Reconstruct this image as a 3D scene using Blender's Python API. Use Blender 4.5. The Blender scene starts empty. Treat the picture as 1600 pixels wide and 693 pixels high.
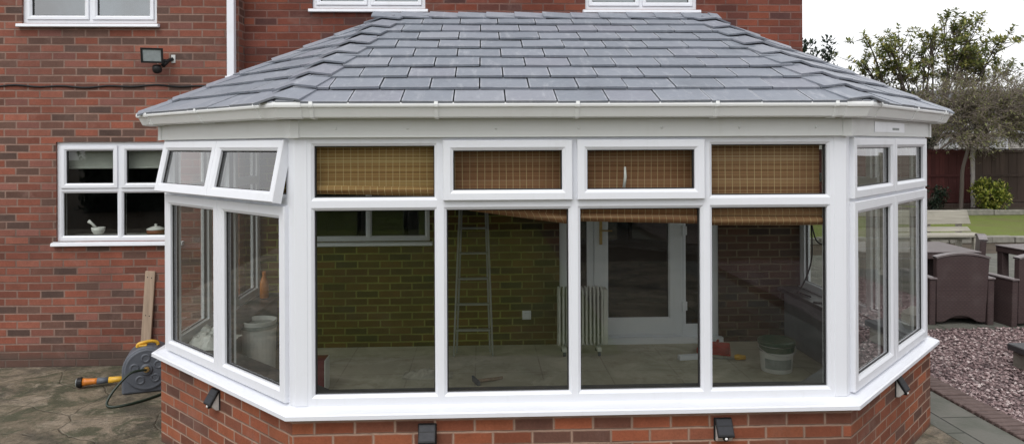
import bpy, math, random
from mathutils import Vector, Matrix, noise as mnoise
R = math.radians
random.seed(7)
scene = bpy.context.scene
COL = scene.collection
BASE = {}

# ------------------------------------------------------------------ mesh builder
class MB:
    def __init__(s, T=None):
        s.v = []; s.f = []; s.m = []; s.T = T or Matrix.Identity(4); s.uv = {}
    def add(s, pts, faces, m=0):
        b = len(s.v)
        s.v += [s.T @ Vector(p) for p in pts]
        for f in faces:
            s.f.append([b + i for i in f]); s.m.append(m)
    def quad(s, a, b, c, d, m=0): s.add([a, b, c, d], [(0, 1, 2, 3)], m)
    def box(s, x0, x1, y0, y1, z0, z1, m=0):
        p = [(x, y, z) for z in (z0, z1) for y in (y0, y1) for x in (x0, x1)]
        s.add(p, [(0, 2, 3, 1), (4, 5, 7, 6), (0, 1, 5, 4), (2, 6, 7, 3), (0, 4, 6, 2), (1, 3, 7, 5)], m)
    def prism(s, poly, vec, m=0):
        n = len(poly); vec = Vector(vec)
        p = [Vector(q) for q in poly] + [Vector(q) + vec for q in poly]
        s.add(p, [tuple(range(n))[::-1], tuple(range(n, 2 * n))] +
              [(i, (i + 1) % n, n + (i + 1) % n, n + i) for i in range(n)], m)
    def tube(s, pts, r, n=8, m=0, cap=True):
        pts = [Vector(p) for p in pts]
        rs = r if isinstance(r, (list, tuple)) else [r] * len(pts)
        ref = None; rings = []
        for i, p in enumerate(pts):
            d = (pts[min(i + 1, len(pts) - 1)] - pts[max(i - 1, 0)])
            if d.length < 1e-9: d = Vector((0, 0, 1))
            d.normalize()
            if ref is None:
                ref = d.orthogonal().normalized()
            ref = (ref - d * ref.dot(d))
            ref = ref.normalized() if ref.length > 1e-6 else d.orthogonal().normalized()
            q = d.cross(ref)
            rings.append([p + (ref * math.cos(2 * math.pi * k / n) + q * math.sin(2 * math.pi * k / n)) * rs[i] for k in range(n)])
        V = [v for ring in rings for v in ring]; F = []
        for i in range(len(pts) - 1):
            for k in range(n):
                F.append((i * n + k, i * n + (k + 1) % n, (i + 1) * n + (k + 1) % n, (i + 1) * n + k))
        if cap:
            F.append(tuple(range(n))[::-1]); F.append(tuple((len(pts) - 1) * n + k for k in range(n)))
        s.add(V, F, m)
    def lathe(s, prof, c=(0, 0, 0), n=24, m=0, axis='z'):
        V = []; F = []
        for (r, z) in prof:
            for k in range(n):
                a = 2 * math.pi * k / n
                q = (r * math.cos(a), r * math.sin(a), z)
                if axis == 'y': q = (q[0], q[2], q[1])
                if axis == 'x': q = (q[2], q[0], q[1])
                V.append((c[0] + q[0], c[1] + q[1], c[2] + q[2]))
        for i in range(len(prof) - 1):
            for k in range(n):
                F.append((i * n + k, i * n + (k + 1) % n, (i + 1) * n + (k + 1) % n, (i + 1) * n + k))
        F.append(tuple(range(n))[::-1]); F.append(tuple((len(prof) - 1) * n + k for k in range(n)))
        s.add(V, F, m)
    def build(s, name, mats, parent=None, loc=None, smooth=False, bevel=0, seg=1):
        if not isinstance(mats, (list, tuple)): mats = [mats]
        base = BASE[parent.name] if parent else Vector(loc or (0, 0, 0))
        me = bpy.data.meshes.new(name)
        me.from_pydata([tuple(v - base) for v in s.v], [], s.f)
        for mt in mats: me.materials.append(mt)
        if len(mats) > 1: me.polygons.foreach_set('material_index', s.m)
        # metric box-mapped UV
        uvl = me.uv_layers.new(name='uv')
        Vw = s.v
        data = [0.0] * (len(me.loops) * 2)
        for p in me.polygons:
            n = p.normal
            h = Vector((-n.y, n.x, 0))
            flat = abs(n.z) > .75
            if not flat: h.normalize()
            for li in p.loop_indices:
                w = Vw[me.loops[li].vertex_index]
                if flat: u, v = w.x, w.y
                else: u, v = w.dot(h), w.z
                data[2 * li] = u; data[2 * li + 1] = v
        uvl.data.foreach_set('uv', data)
        if smooth: me.polygons.foreach_set('use_smooth', [True] * len(me.polygons))
        me.update()
        o = bpy.data.objects.new(name, me); COL.objects.link(o)
        if parent:
            o.parent = parent; BASE[o.name] = base
        else:
            o.location = base; BASE[o.name] = base
        if bevel:
            b = o.modifiers.new('bevel', 'BEVEL'); b.width = bevel; b.segments = seg
            b.limit_method = 'ANGLE'; b.angle_limit = R(35)
        return o

def empty(name, loc):
    o = bpy.data.objects.new(name, None); COL.objects.link(o); o.location = loc
    o.empty_display_size = .2
    BASE[o.name] = Vector(loc); return o
def tag(o, label, cat, group=None):
    o['label'] = label; o['category'] = cat
    if group: o['group'] = group
    return o
def thing(name, loc, label, cat, group=None): return tag(empty(name, loc), label, cat, group)
def struct(o): o['kind'] = 'structure'; return o
def copy_tree(o, parent=None):
    c = o.copy(); COL.objects.link(c)
    if parent: c.parent = parent
    BASE[c.name] = BASE[o.name]
    for ch in list(o.children): copy_tree(ch, c)
    return c

# ------------------------------------------------------------------ material helpers
class NT:
    def __init__(s, name):
        s.mat = bpy.data.materials.new(name); s.mat.use_nodes = True
        s.nt = s.mat.node_tree; s.nt.nodes.clear()
        s.out = s.nt.nodes.new('ShaderNodeOutputMaterial')
    def n(s, typ, ins=None, **props):
        nd = s.nt.nodes.new('ShaderNode' + typ)
        for k, v in props.items(): setattr(nd, k, v)
        for k, v in (ins or {}).items(): s.set(nd, k, v)
        return nd
    def set(s, nd, k, v):
        sock = nd.inputs[k]
        if isinstance(v, bpy.types.NodeSocket): s.nt.links.new(v, sock)
        else:
            if isinstance(v, (tuple, list)) and len(v) == 3 and sock.type == 'RGBA': v = (*v, 1)
            sock.default_value = v
    def math(s, op, a, b=0.0, c=None, clamp=False):
        nd = s.nt.nodes.new('ShaderNodeMath'); nd.operation = op; nd.use_clamp = clamp
        s.set(nd, 0, a); s.set(nd, 1, b)
        if c is not None: s.set(nd, 2, c)
        return nd.outputs[0]
    def mix(s, f, a, b, blend='MIX'):
        nd = s.nt.nodes.new('ShaderNodeMixRGB'); nd.blend_type = blend
        s.set(nd, 0, f); s.set(nd, 1, a); s.set(nd, 2, b); return nd.outputs[0]
    def ramp(s, f, stops, interp='LINEAR'):
        nd = s.nt.nodes.new('ShaderNodeValToRGB'); cr = nd.color_ramp; cr.interpolation = interp
        while len(cr.elements) < len(stops): cr.elements.new(1)
        for e, (p, c) in zip(cr.elements, stops):
            e.position = p; e.color = (*c, 1) if len(c) == 3 else c
        s.set(nd, 0, f); return nd.outputs[0]
    def noise(s, vec, scale, detail=4, rough=.55, dist=0):
        nd = s.n('TexNoise', {'Scale': scale, 'Detail': detail, 'Roughness': rough, 'Distortion': dist})
        if vec is not None: s.set(nd, 'Vector', vec)
        return nd.outputs['Fac']
    def smooth(s, x, a, b):
        nd = s.nt.nodes.new('ShaderNodeMapRange'); nd.interpolation_type = 'SMOOTHSTEP'
        s.set(nd, 0, x); s.set(nd, 1, a); s.set(nd, 2, b); return nd.outputs[0]
    def obj(s): return s.n('TexCoord').outputs['Object']
    def uv(s): return s.n('TexCoord').outputs['UV']
    def pos(s): return s.n('NewGeometry').outputs['Position']
    def isl(s): return s.n('NewGeometry').outputs['Random Per Island']
    def bump(s, h, strength=.5, dist=.01):
        return s.n('Bump', {'Height': h, 'Strength': strength, 'Distance': dist}).outputs[0]
    def principled(s, color, rough=.6, normal=None, spec=.5, metallic=0, **extra):
        p = s.n('BsdfPrincipled', {'Base Color': color, 'Roughness': rough, 'Metallic': metallic, 'Specular IOR Level': spec})
        if normal is not None: s.set(p, 'Normal', normal)
        for k, v in extra.items(): s.set(p, k, v)
        s.nt.links.new(p.outputs[0], s.out.inputs[0]); return s.mat

def plain(name, c, rough=.5, var=.12, scale=9., spec=.5, metallic=0, bump=0, bscale=60.):
    t = NT(name); P = t.pos()
    f = t.noise(P, scale, 5)
    col = t.mix(f, tuple(x * (1 - var * 1.6) for x in c), tuple(min(1, x * (1 + var * 1.3)) for x in c))
    nrm = t.bump(t.noise(P, bscale, 3), bump, .004) if bump else None
    r = t.math('ADD', t.math('MULTIPLY', t.noise(P, scale * 2.3, 3), .2), rough - .1)
    return t.principled(col, r, nrm, spec, metallic)

def brick(name, palette, mortar, course=.075, length=.225, joint=.0055, u0=0., v0=0., stain=.35, dirt_z=.2, olive=None, valvar=.35):
    t = NT(name)
    uv = t.uv(); P = t.pos()
    sp = t.n('SeparateXYZ', {0: uv})
    wob = t.math('MULTIPLY', t.math('SUBTRACT', t.noise(P, 16, 3), .5), .006)
    wob2 = t.math('MULTIPLY', t.math('SUBTRACT', t.noise(P, 1.1, 2), .5), .012)
    v = t.math('DIVIDE', t.math('ADD', t.math('ADD', sp.outputs[1], v0), t.math('ADD', wob, wob2)), course)
    row = t.math('FLOOR', v); fv = t.math('SUBTRACT', v, row)
    sh = t.math('MULTIPLY', t.math('MODULO', t.math('ABSOLUTE', row), 2.), .5)
    jit = t.n('TexWhiteNoise', {'W': row}, noise_dimensions='1D').outputs[0]
    sh = t.math('ADD', sh, t.math('MULTIPLY', jit, .12))
    u = t.math('ADD', t.math('DIVIDE', t.math('ADD', t.math('ADD', sp.outputs[0], u0), wob), length), sh)
    colm = t.math('FLOOR', u); fu = t.math('SUBTRACT', u, colm)
    du = t.math('MULTIPLY', t.math('MINIMUM', fu, t.math('SUBTRACT', 1., fu)), length)
    dv = t.math('MULTIPLY', t.math('MINIMUM', fv, t.math('SUBTRACT', 1., fv)), course)
    d = t.math('MINIMUM', du, dv)
    mask = t.smooth(d, joint - .0022, joint + .002)
    cell = t.n('CombineXYZ', {0: colm, 1: row}).outputs[0]
    rnd = t.n('TexWhiteNoise', {'Vector': cell}, noise_dimensions='2D').outputs[0]
    cell2 = t.n('CombineXYZ', {0: t.math('ADD', colm, 31.7), 1: row}).outputs[0]
    rnd2 = t.n('TexWhiteNoise', {'Vector': cell2}, noise_dimensions='2D').outputs[0]
    col = t.ramp(rnd, palette)
    fine = t.noise(P, 70, 5, .7); mid = t.noise(P, 11, 4, .65)
    val = t.math('ADD', t.math('MULTIPLY', rnd2, valvar), 1 - valvar * .5)
    val = t.math('MULTIPLY', val, t.math('ADD', t.math('MULTIPLY', fine, .7), .65))
    val = t.math('MULTIPLY', val, t.math('ADD', t.math('MULTIPLY', mid, .6), .7))
    col = t.mix(1., col, t.n('CombineColor', {0: val, 1: val, 2: val}).outputs[0], 'MULTIPLY')
    # streaks inside a brick, pale bloom patches
    bl = t.smooth(t.noise(P, 2.2, 6, .7), .56, .8)
    col = t.mix(t.math('MULTIPLY', bl, stain), col, (.34, .20, .165))
    mcol = t.mix(t.noise(P, 25, 4), tuple(c * .7 for c in mortar), tuple(min(1, c * 1.25) for c in mortar))
    mcol = t.mix(t.smooth(t.noise(P, 1.4, 3), .45, .75), mcol, tuple(c * .55 for c in mortar))
    edge = t.smooth(t.math('ADD', d, t.math('MULTIPLY', fine, .006)), joint + .001, joint + .011)
    col = t.mix(t.math('MULTIPLY', t.math('SUBTRACT', 1., edge), .45), col, mcol)
    out = t.mix(mask, mcol, col)
    pz = t.n('SeparateXYZ', {0: P}).outputs[2]
    g = t.math('SUBTRACT', 1., t.smooth(t.math('ADD', pz, t.math('MULTIPLY', t.noise(P, 3, 3), .12)), dirt_z * .6, dirt_z * 1.5))
    out = t.mix(t.math('MULTIPLY', g, .75), out, (.075, .06, .05))
    pale = t.smooth(t.noise(P, 1.3, 7, .72, .5), .55, .72)
    out = t.mix(t.math('MULTIPLY', pale, .28), out, (.30, .21, .18))
    big = t.smooth(t.noise(P, .7, 3), .35, .7)
    out = t.mix(t.math('MULTIPLY', big, .22), out, (.05, .03, .03))
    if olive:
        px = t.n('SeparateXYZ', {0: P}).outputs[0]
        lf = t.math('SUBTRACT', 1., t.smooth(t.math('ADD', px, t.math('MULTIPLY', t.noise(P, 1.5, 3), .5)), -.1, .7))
        out = t.mix(t.math('MULTIPLY', t.math('SUBTRACT', 1., lf), .5), out, (.012, .006, .006))  # indoor darkness painted onto the right part of the wall
        out = t.mix(t.math('MULTIPLY', lf, .85), out, t.mix(1., out, (.78, .98, .30), 'MULTIPLY'))  # green reflection of the lawn painted onto the left part
    h = t.math('ADD', mask, t.math('MULTIPLY', fine, .35))
    return t.principled(out, .88, t.bump(h, .7, .006), .25)

M = {}
RED = [(0., (.092, .058, .048)), (.2, (.125, .068, .052)), (.34, (.19, .068, .047)), (.55, (.228, .074, .047)), (.78, (.25, .092, .062)), (1., (.195, .084, .068))]
RED2 = [(0., (.11, .056, .042)), (.2, (.165, .062, .038)), (.5, (.255, .076, .038)), (.8, (.30, .096, .046)), (1., (.215, .078, .048))]
M['brick_house'] = brick('house brickwork', RED, (.27, .175, .14), joint=.006, stain=.5, valvar=.45)
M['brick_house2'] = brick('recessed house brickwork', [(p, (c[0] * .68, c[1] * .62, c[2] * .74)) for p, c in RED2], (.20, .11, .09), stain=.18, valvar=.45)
M['brick_inner'] = brick('dimmed lawn tinted inner brickwork', [(p, (c[0] * .56, c[1] * .78, c[2] * .8)) for p, c in RED2], (.34, .27, .17), stain=.1, dirt_z=.01, olive=1)  # darker copy of the brick: indoor shade and lawn reflection in its colour
M['brick_dwarf'] = brick('dwarf wall brickwork', RED2, (.36, .24, .18), stain=.18, dirt_z=.1)
M['brick_edge'] = plain('edging brick', (.135, .098, .09), .9, .3, 14, .2, bump=.6)

def upvc(name, c, rough=.28):
    t = NT(name); P = t.pos()
    g = t.smooth(t.noise(P, 5, 6, .7), .5, .85)
    pz = t.n('SeparateXYZ', {0: P})
    sv = t.n('CombineXYZ', {0: t.math('MULTIPLY', pz.outputs[0], 14.), 1: t.math('MULTIPLY', pz.outputs[1], 14.), 2: t.math('MULTIPLY', pz.outputs[2], 1.5)}).outputs[0]
    st = t.smooth(t.noise(sv, 1., 4, .6), .55, .85)
    col = t.mix(t.math('MULTIPLY', g, .22), c, (.55, .54, .50))
    col = t.mix(t.math('MULTIPLY', st, .24), col, (.50, .50, .46))
    return t.principled(col, t.math('ADD', t.math('MULTIPLY', g, .25), rough), None, .5)
M['white'] = upvc('white upvc', (.735, .75, .795))
M['fascia'] = upvc('fascia white', (.60, .61, .60), .4)
M['gutter'] = upvc('gutter white', (.74, .75, .75), .35)
M['gasket'] = plain('black rubber gasket', (.015, .015, .016), .6, .1)
def glass(name, r0, tint=(.83, .86, .83)):
    t = NT(name)
    lw = t.n('LayerWeight', {'Blend': .5}).outputs['Facing']
    f = t.math('ADD', t.math('MULTIPLY', t.math('POWER', lw, 3.), .85), r0, clamp=True)
    P = t.pos()
    dirt = t.math('MULTIPLY', t.smooth(t.noise(P, 4, 6, .7), .5, .95), .018)
    nb = t.bump(t.noise(P, 1.3, 2), .06, .02)
    a = t.n('BsdfTransparent', {'Color': tint}); b = t.n('BsdfGlossy', {'Color': (1, 1, 1), 'Roughness': 0., 'Normal': nb})
    dif = t.n('BsdfDiffuse', {'Color': (.6, .6, .58)})
    m1 = t.n('MixShader', {0: f, 1: a.outputs[0], 2: b.outputs[0]})
    m2 = t.n('MixShader', {0: dirt, 1: m1.outputs[0], 2: dif.outputs[0]})
    t.nt.links.new(m2.outputs[0], t.out.inputs[0]); return t.mat
M['glass'] = glass('double glazing', .058)
M['glass_up'] = glass('upstairs glazing', .20)

def slate():
    t = NT('grey composite slate'); P = t.pos(); r = t.isl()
    col = t.ramp(r, [(0., (.184, .202, .235)), (.35, (.202, .219, .254)), (.7, (.216, .233, .270)), (.9, (.214, .220, .258)), (1., (.245, .260, .292))])
    f = t.noise(P, 26, 6, .7)
    col = t.mix(t.math('MULTIPLY', t.smooth(f, .45, .8), .3), col, (.36, .37, .40))
    col = t.mix(t.math('MULTIPLY', t.smooth(t.noise(P, 3.5, 5, .65), .5, .8), .35), col, (.11, .12, .14))
    sp = t.n('SeparateXYZ', {0: P})
    sv = t.n('CombineXYZ', {0: t.math('MULTIPLY', sp.outputs[0], 16.), 1: t.math('MULTIPLY', sp.outputs[1], 4.), 2: t.math('MULTIPLY', sp.outputs[2], 4.)}).outputs[0]
    col = t.mix(t.math('MULTIPLY', t.smooth(t.noise(sv, 1., 6, .7), .52, .75), .55), col, (.40, .41, .44))
    col = t.mix(t.math('MULTIPLY', t.smooth(t.noise(P, 9, 7, .75), .6, .78), .5), col, (.13, .14, .15))
    ed = t.n('Attribute', attribute_name='edge').outputs['Fac']
    col = t.mix(t.math('MULTIPLY', t.math('MULTIPLY', t.smooth(ed, .70, 1.), t.smooth(t.noise(P, 12, 4, .7), .3, .6)), .6), col, (.46, .47, .50))
    h = t.math('ADD', t.noise(P, 60, 4, .6), t.noise(P, 14, 3))
    return t.principled(col, t.math('ADD', t.math('MULTIPLY', f, .2), .42), t.bump(h, .35, .006), .45)
M['slate'] = slate()
M['underlay'] = plain('dark roof underlay', (.02, .022, .025), .9)
M['dark'] = plain('unlit room darkness', (.035, .035, .037), .8)  # gloom of the unlit rooms put into the wall colour
M['sky_tint'] = plain('sky reflection blue room lining', (.26, .34, .43), .9, .5, 2.5)  # room lining coloured to imitate sky reflected in the upstairs panes
M['ceiling'] = plain('ceiling plaster', (.45, .44, .42), .9)
M['board_grey'] = plain('grey plasterboard', (.17, .17, .185), .85, .2, 4)
M['slab_dark'] = plain('dark window board', (.045, .045, .048), .4, .3, 6)
M['black'] = plain('black plastic', (.012, .012, .013), .5, .15, spec=.3)
M['grey_pl'] = plain('dark grey plastic', (.095, .105, .125), .5, .18, 12, bump=.15)
M['lens'] = plain('grey lamp lens', (.28, .31, .32), .2, .2, 30)
M['solar'] = plain('solar cell panel', (.008, .009, .014), .55, .2, 30)
M['led'] = plain('pale led lens', (.62, .62, .60), .25, .15, 40)
M['steel'] = plain('brushed aluminium', (.55, .55, .54), .35, .12, 20, metallic=.8)
M['dull_alu'] = plain('dull aluminium', (.27, .27, .255), .5, .15, 20)
M['orange'] = plain('orange plastic', (.62, .20, .03), .4, .2, 20)
M['yellow'] = plain('yellow plastic', (.70, .40, .04), .4, .2, 20)
M['hose'] = plain('dark green hose', (.014, .026, .016), .4, .1)
M['brass'] = plain('brass fitting', (.55, .38, .16), .35, .2, 30, metallic=.8)
M['bucket_white'] = plain('white bucket plastic', (.62, .62, .60), .4, .12, 6)
M['bucket_green'] = plain('dark green plastic', (.02, .06, .035), .4, .15)
M['label_grey'] = plain('printed grey label', (.25, .28, .27), .5, .25, 25)
M['red_pl'] = plain('red plastic', (.42, .05, .035), .45, .2, 14)
M['maroon'] = plain('maroon card', (.13, .02, .022), .6, .2, 14)
M['juice'] = plain('amber liquid', (.55, .18, .02), .2, .2, 12)
M['sheet'] = plain('crumpled pale sheet', (.6, .6, .58), .4, .2, 10)
M['concrete_lump'] = plain('rough grey mortar', (.40, .38, .32), .95, .4, 14, bump=.9, bscale=30)
M['terracotta'] = plain('terracotta glaze', (.26, .08, .04), .35, .2)
M['china'] = plain('white china', (.75, .74, .72), .3, .08)
M['teal'] = plain('dark teal glaze', (.02, .10, .09), .35, .2)
M['radiator'] = plain('white enamel', (.58, .58, .54), .4, .1, 5)
M['blind_pale'] = plain('pale fabric blind', (.42, .43, .40), .9, .15, 8)
def wood(name, c, scale=1., axis=2, rough=.8):
    t = NT(name); P = t.pos(); s = t.n('SeparateXYZ', {0: P})
    k = [40., 40., 40.]; k[axis] = 2.5
    v = t.n('CombineXYZ', {i: t.math('MULTIPLY', s.outputs[i], k[i] * scale) for i in range(3)}).outputs[0]
    f = t.noise(v, 1., 5, .65); r = t.isl()
    col = t.mix(f, tuple(x * .45 for x in c), tuple(min(1, x * 1.35) for x in c))
    val = t.math('ADD', t.math('MULTIPLY', r, .45), .75)
    col = t.mix(1., col, t.n('CombineColor', {0: val, 1: val, 2: val}).outputs[0], 'MULTIPLY')
    col = t.mix(t.math('MULTIPLY', t.smooth(t.noise(P, 3, 4), .5, .8), .4), col, tuple(x * .5 for x in c))
    return t.principled(col, rough, t.bump(f, .4, .004), .25)
M['wood_plank'] = wood('weathered plank', (.36, .27, .20))
M['wood_pale'] = wood('pale weathered timber', (.34, .32, .27), .6, 0)
M['wood_side'] = wood('grey larch boards', (.40, .39, .33), .6, 1)
M['fence_red'] = wood('red brown fence stain', (.075, .022, .020), .5)
M['fence_brown'] = wood('dark brown fence stain', (.072, .050, .040), .5)
M['post'] = plain('concrete post', (.36, .33, .31), .9, .25, 6, bump=.4)
M['bark'] = wood('grey bark', (.12, .10, .085), .8)
M['twig'] = plain('brown twig', (.17, .14, .115), .9, .3, 5)

def leafmat(name, stops):
    t = NT(name); r = t.isl()
    col = t.ramp(r, stops)
    p = t.n('BsdfPrincipled', {'Base Color': col, 'Roughness': .45, 'Specular IOR Level': .4})
    tr = t.n('BsdfTranslucent', {'Color': col})
    m = t.n('MixShader', {0: .3, 1: p.outputs[0], 2: tr.outputs[0]})
    t.nt.links.new(m.outputs[0], t.out.inputs[0]); return t.mat
M['leaf_ever'] = leafmat('evergreen leaf', [(0., (.07, .10, .03)), (.5, (.18, .21, .06)), (.85, (.30, .30, .09)), (1., (.42, .35, .12))])
M['leaf_dark'] = leafmat('dark leaf', [(0., (.010, .020, .014)), (.6, (.022, .040, .024)), (1., (.05, .07, .04))])
M['leaf_olive'] = leafmat('olive leaf', [(0., (.11, .12, .04)), (.6, (.19, .20, .07)), (1., (.27, .25, .12))])
M['leaf_lime'] = leafmat('variegated leaf', [(0., (.03, .055, .015)), (.45, (.15, .20, .035)), (.7, (.42, .45, .08)), (1., (.70, .66, .22))])

def bamboo(name, tones):
    t = NT(name); uv = t.uv(); P = t.pos(); s = t.n('SeparateXYZ', {0: uv})
    v = t.math('DIVIDE', s.outputs[1], .0085); row = t.math('FLOOR', v); fv = t.math('SUBTRACT', v, row)
    r = t.n('TexWhiteNoise', {'W': row}, noise_dimensions='1D').outputs[0]
    col = t.ramp(r, tones)
    gap = t.smooth(t.math('ABSOLUTE', t.math('SUBTRACT', fv, .5)), .3, .48)
    col = t.mix(t.math('MULTIPLY', gap, .7), col, (.05, .025, .012))
    u = t.math('ADD', t.math('DIVIDE', s.outputs[0], .041), t.math('MULTIPLY', t.noise(P, 3, 2), .25)); fu = t.math('FRACT', u)
    th = t.math('SUBTRACT', 1., t.smooth(t.math('ABSOLUTE', t.math('SUBTRACT', fu, .5)),   .022, .055))
    col = t.mix(t.math('MULTIPLY', th, .6), col, (.90, .74, .42))
    col = t.mix(t.math('MULTIPLY', t.smooth(t.noise(P, 3, 4), .45, .75), .45), col, (.30, .14, .075))
    p = t.n('BsdfPrincipled', {'Base Color': col, 'Roughness': .7, 'Normal': t.bump(fv, .4, .003)})
    tr = t.n('BsdfTranslucent', {'Color': col})
    m = t.n('MixShader', {0: .25, 1: p.outputs[0], 2: tr.outputs[0]})
    t.nt.links.new(m.outputs[0], t.out.inputs[0]); return t.mat
BT = [(0., (.32, .16, .058)), (.4, (.50, .28, .105)), (.75, (.62, .385, .15)), (1., (.72, .51, .24))]
M['bamboo'] = bamboo('woven bamboo blind', BT)
M['bamboo_tan'] = bamboo('tan woven bamboo blind', [(p, (c[0] * .9, c[1] * .84, c[2] * 1.1)) for p, c in BT])
M['bamboo_brown'] = bamboo('brown woven bamboo blind', [(p, (c[0] * .80, c[1] * .66, c[2] * .85)) for p, c in BT])
def rattan():
    t = NT('brown rattan weave'); uv = t.uv(); P = t.pos(); s = t.n('SeparateXYZ', {0: uv})
    v = t.math('DIVIDE', s.outputs[1], .022); row = t.math('FLOOR', v); fv = t.math('SUBTRACT', v, row)
    u = t.math('ADD', t.math('DIVIDE', s.outputs[0], .05), t.math('MULTIPLY', t.math('MODULO', t.math('ABSOLUTE', row), 2.), .5))
    w = t.math('MULTIPLY', t.math('SINE', t.math('MULTIPLY', fv, math.pi)), t.math('ADD', .6, t.math('MULTIPLY', t.math('SINE', t.math('MULTIPLY', u, 2 * math.pi)), .4)))
    r = t.n('TexWhiteNoise', {'W': row}, noise_dimensions='1D').outputs[0]
    col = t.mix(w, (.052, .036, .037), t.mix(r, (.068, .044, .042), (.090, .060, .056)))
    col = t.mix(t.math('MULTIPLY', t.smooth(t.noise(P, 5, 5), .45, .8), .35), col, (.12, .10, .095))
    return t.principled(col, .5, t.bump(w, .12, .003), .4)
M['rattan'] = rattan()
M['rattan_cap'] = plain('smooth brown armrest cap', (.16, .135, .135), .35, .2, 10)

def flags_left():
    t = NT('stained crazy paving'); P = t.pos()
    d = t.n('TexNoise', {'Vector': P, 'Scale': 2.2, 'Detail': 4}).outputs['Color']
    pv = t.n('VectorMath', {0: P, 1: t.n('VectorMath', {0: d, 1: (.22, .22, .22)}, operation='MULTIPLY').outputs[0]}, operation='ADD').outputs[0]
    vor = t.n('TexVoronoi', {'Vector': pv, 'Scale': 1.9}, feature='DISTANCE_TO_EDGE', voronoi_dimensions='2D').outputs['Distance']
    cel = t.n('TexVoronoi', {'Vector': pv, 'Scale': 1.9}, voronoi_dimensions='2D').outputs['Color']
    g = t.n('SeparateColor', {0: cel}).outputs[0]
    col = t.ramp(g, [(0., (.175, .142, .10)), (.5, (.225, .185, .13)), (1., (.265, .215, .16))])
    st = t.noise(P, 2.1, 9, .72, 1.4)
    col = t.mix(t.smooth(st, .44, .58), col, (.085, .085, .052))
    col = t.mix(t.math('MULTIPLY', t.smooth(t.noise(P, 4.5, 9, .75, 1.), .50, .66), .8), col, (.36, .30, .23))
    col = t.mix(t.math('MULTIPLY', t.smooth(t.noise(P, 1.3, 6, .7, .8), .48, .62), .75), col, (.062, .056, .043))
    col = t.mix(t.math('MULTIPLY', t.smooth(t.noise(P, 28, 6, .75), .45, .7), .55), col, (.05, .043, .033))
    col = t.mix(t.math('MULTIPLY', t.smooth(t.noise(P, 17, 6, .75), .58, .75), .5), col, (.42, .37, .30))
    j = t.smooth(vor, .004, .02)
    col = t.mix(t.math('ADD', t.math('MULTIPLY', j, .6), .4), (.10, .09, .065), col)
    h = t.math('ADD', t.math('MULTIPLY', j, .5), t.math('MULTIPLY', t.noise(P, 6, 9, .75), 2.2))
    return t.principled(col, t.math('ADD', t.math('MULTIPLY', st, .5), .4), t.bump(h, .8, .02), .3)
M['patio'] = flags_left()
def flags_right():
    t = NT('grey green flagstones'); P = t.pos()
    b = t.n('TexBrick', {'Vector': t.n('Mapping', {'Vector': P, 'Rotation': (0, 0, R(90)), 'Location': (.2, .1, 0)}).outputs[0], 'Color1': (.115, .115, .10), 'Color2': (.15, .145, .125), 'Mortar': (.03, .03, .025),
                         'Scale': 1., 'Mortar Size': .008, 'Brick Width': .6, 'Row Height': .45}, offset=.5)
    st = t.smooth(t.noise(P, 3, 6, .65), .4, .7)
    col = t.mix(t.math('MULTIPLY', st, .6), b.outputs[0], (.065, .075, .055))
    col = t.mix(t.math('MULTIPLY', t.smooth(t.noise(P, 12, 5, .7), .55, .8), .4), col, (.26, .25, .23))
    return t.principled(col, .75, t.bump(t.math('ADD', t.math('MULTIPLY', b.outputs[1], -1.), t.noise(P, 20, 5)), .5, .01), .3)
M['path'] = flags_right()
def gravelmat(name, isl):
    t = NT(name); P = t.pos()
    if isl: r = t.isl()
    else: r = t.n('SeparateColor', {0: t.n('TexVoronoi', {'Vector': P, 'Scale': 34.}).outputs['Color']}).outputs[0]
    col = t.ramp(r, [(0., (.07, .05, .052)), (.3, (.165, .113, .113)), (.6, (.26, .185, .182)), (.85, (.37, .285, .28)), (1., (.58, .50, .48))])
    if not isl: col = t.mix(.45, col, (.05, .037, .036))
    return t.principled(col, .8, t.bump(t.noise(P, 90, 3), .5, .004), .3)
M['gravel'] = gravelmat('plum gravel bed', False); M['pebble'] = gravelmat('plum gravel stone', True)
def grass():
    t = NT('mown lawn'); P = t.pos()
    f = t.noise(P, 60, 5, .8); g = t.noise(P, .8, 4, .6)
    col = t.mix(f, (.085, .115, .022), (.20, .235, .06)); col = t.mix(t.smooth(g, .4, .7), col, (.15, .15, .055)); col = t.mix(t.math('MULTIPLY', t.smooth(t.noise(P, 4, 5, .7), .5, .75), .5), col, (.07, .095, .02))
    return t.principled(col, .9, t.bump(f, .8, .03), .2)
M['lawn'] = grass()
M['ground'] = plain('garden soil', (.07, .055, .04), .95, .4, 3, .2, bump=.6, bscale=20)
def dusty_floor():
    t = NT('dusty concrete floor'); P = t.pos()
    b = t.n('TexBrick', {'Vector': P, 'Color1': (.44, .41, .32), 'Color2': (.47, .44, .35), 'Mortar': (.34, .31, .25), 'Scale': 1., 'Mortar Size': .006, 'Brick Width': .6, 'Row Height': .6}, offset=0.)
    col = t.mix(t.smooth(t.noise(P, 2.2, 7, .7, .8), .42, .7), b.outputs[0], (.62, .58, .48))
    col = t.mix(t.math('MULTIPLY', t.smooth(t.noise(P, 5, 6, .7), .52, .75), .6), col, (.26, .23, .165))
    return t.principled(col, .8, t.bump(t.noise(P, 30, 4), .3, .005), .3)
M['floor'] = dusty_floor()
M['nb_wall'] = plain('pale render', (.42, .40, .37), .9, .15, 1)
M['nb_roof'] = plain('grey slate roof', (.10, .105, .115), .7, .3, 3)
M['stone'] = plain('grey garden stone', (.22, .21, .18), .9, .35, 10, bump=.6)

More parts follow.
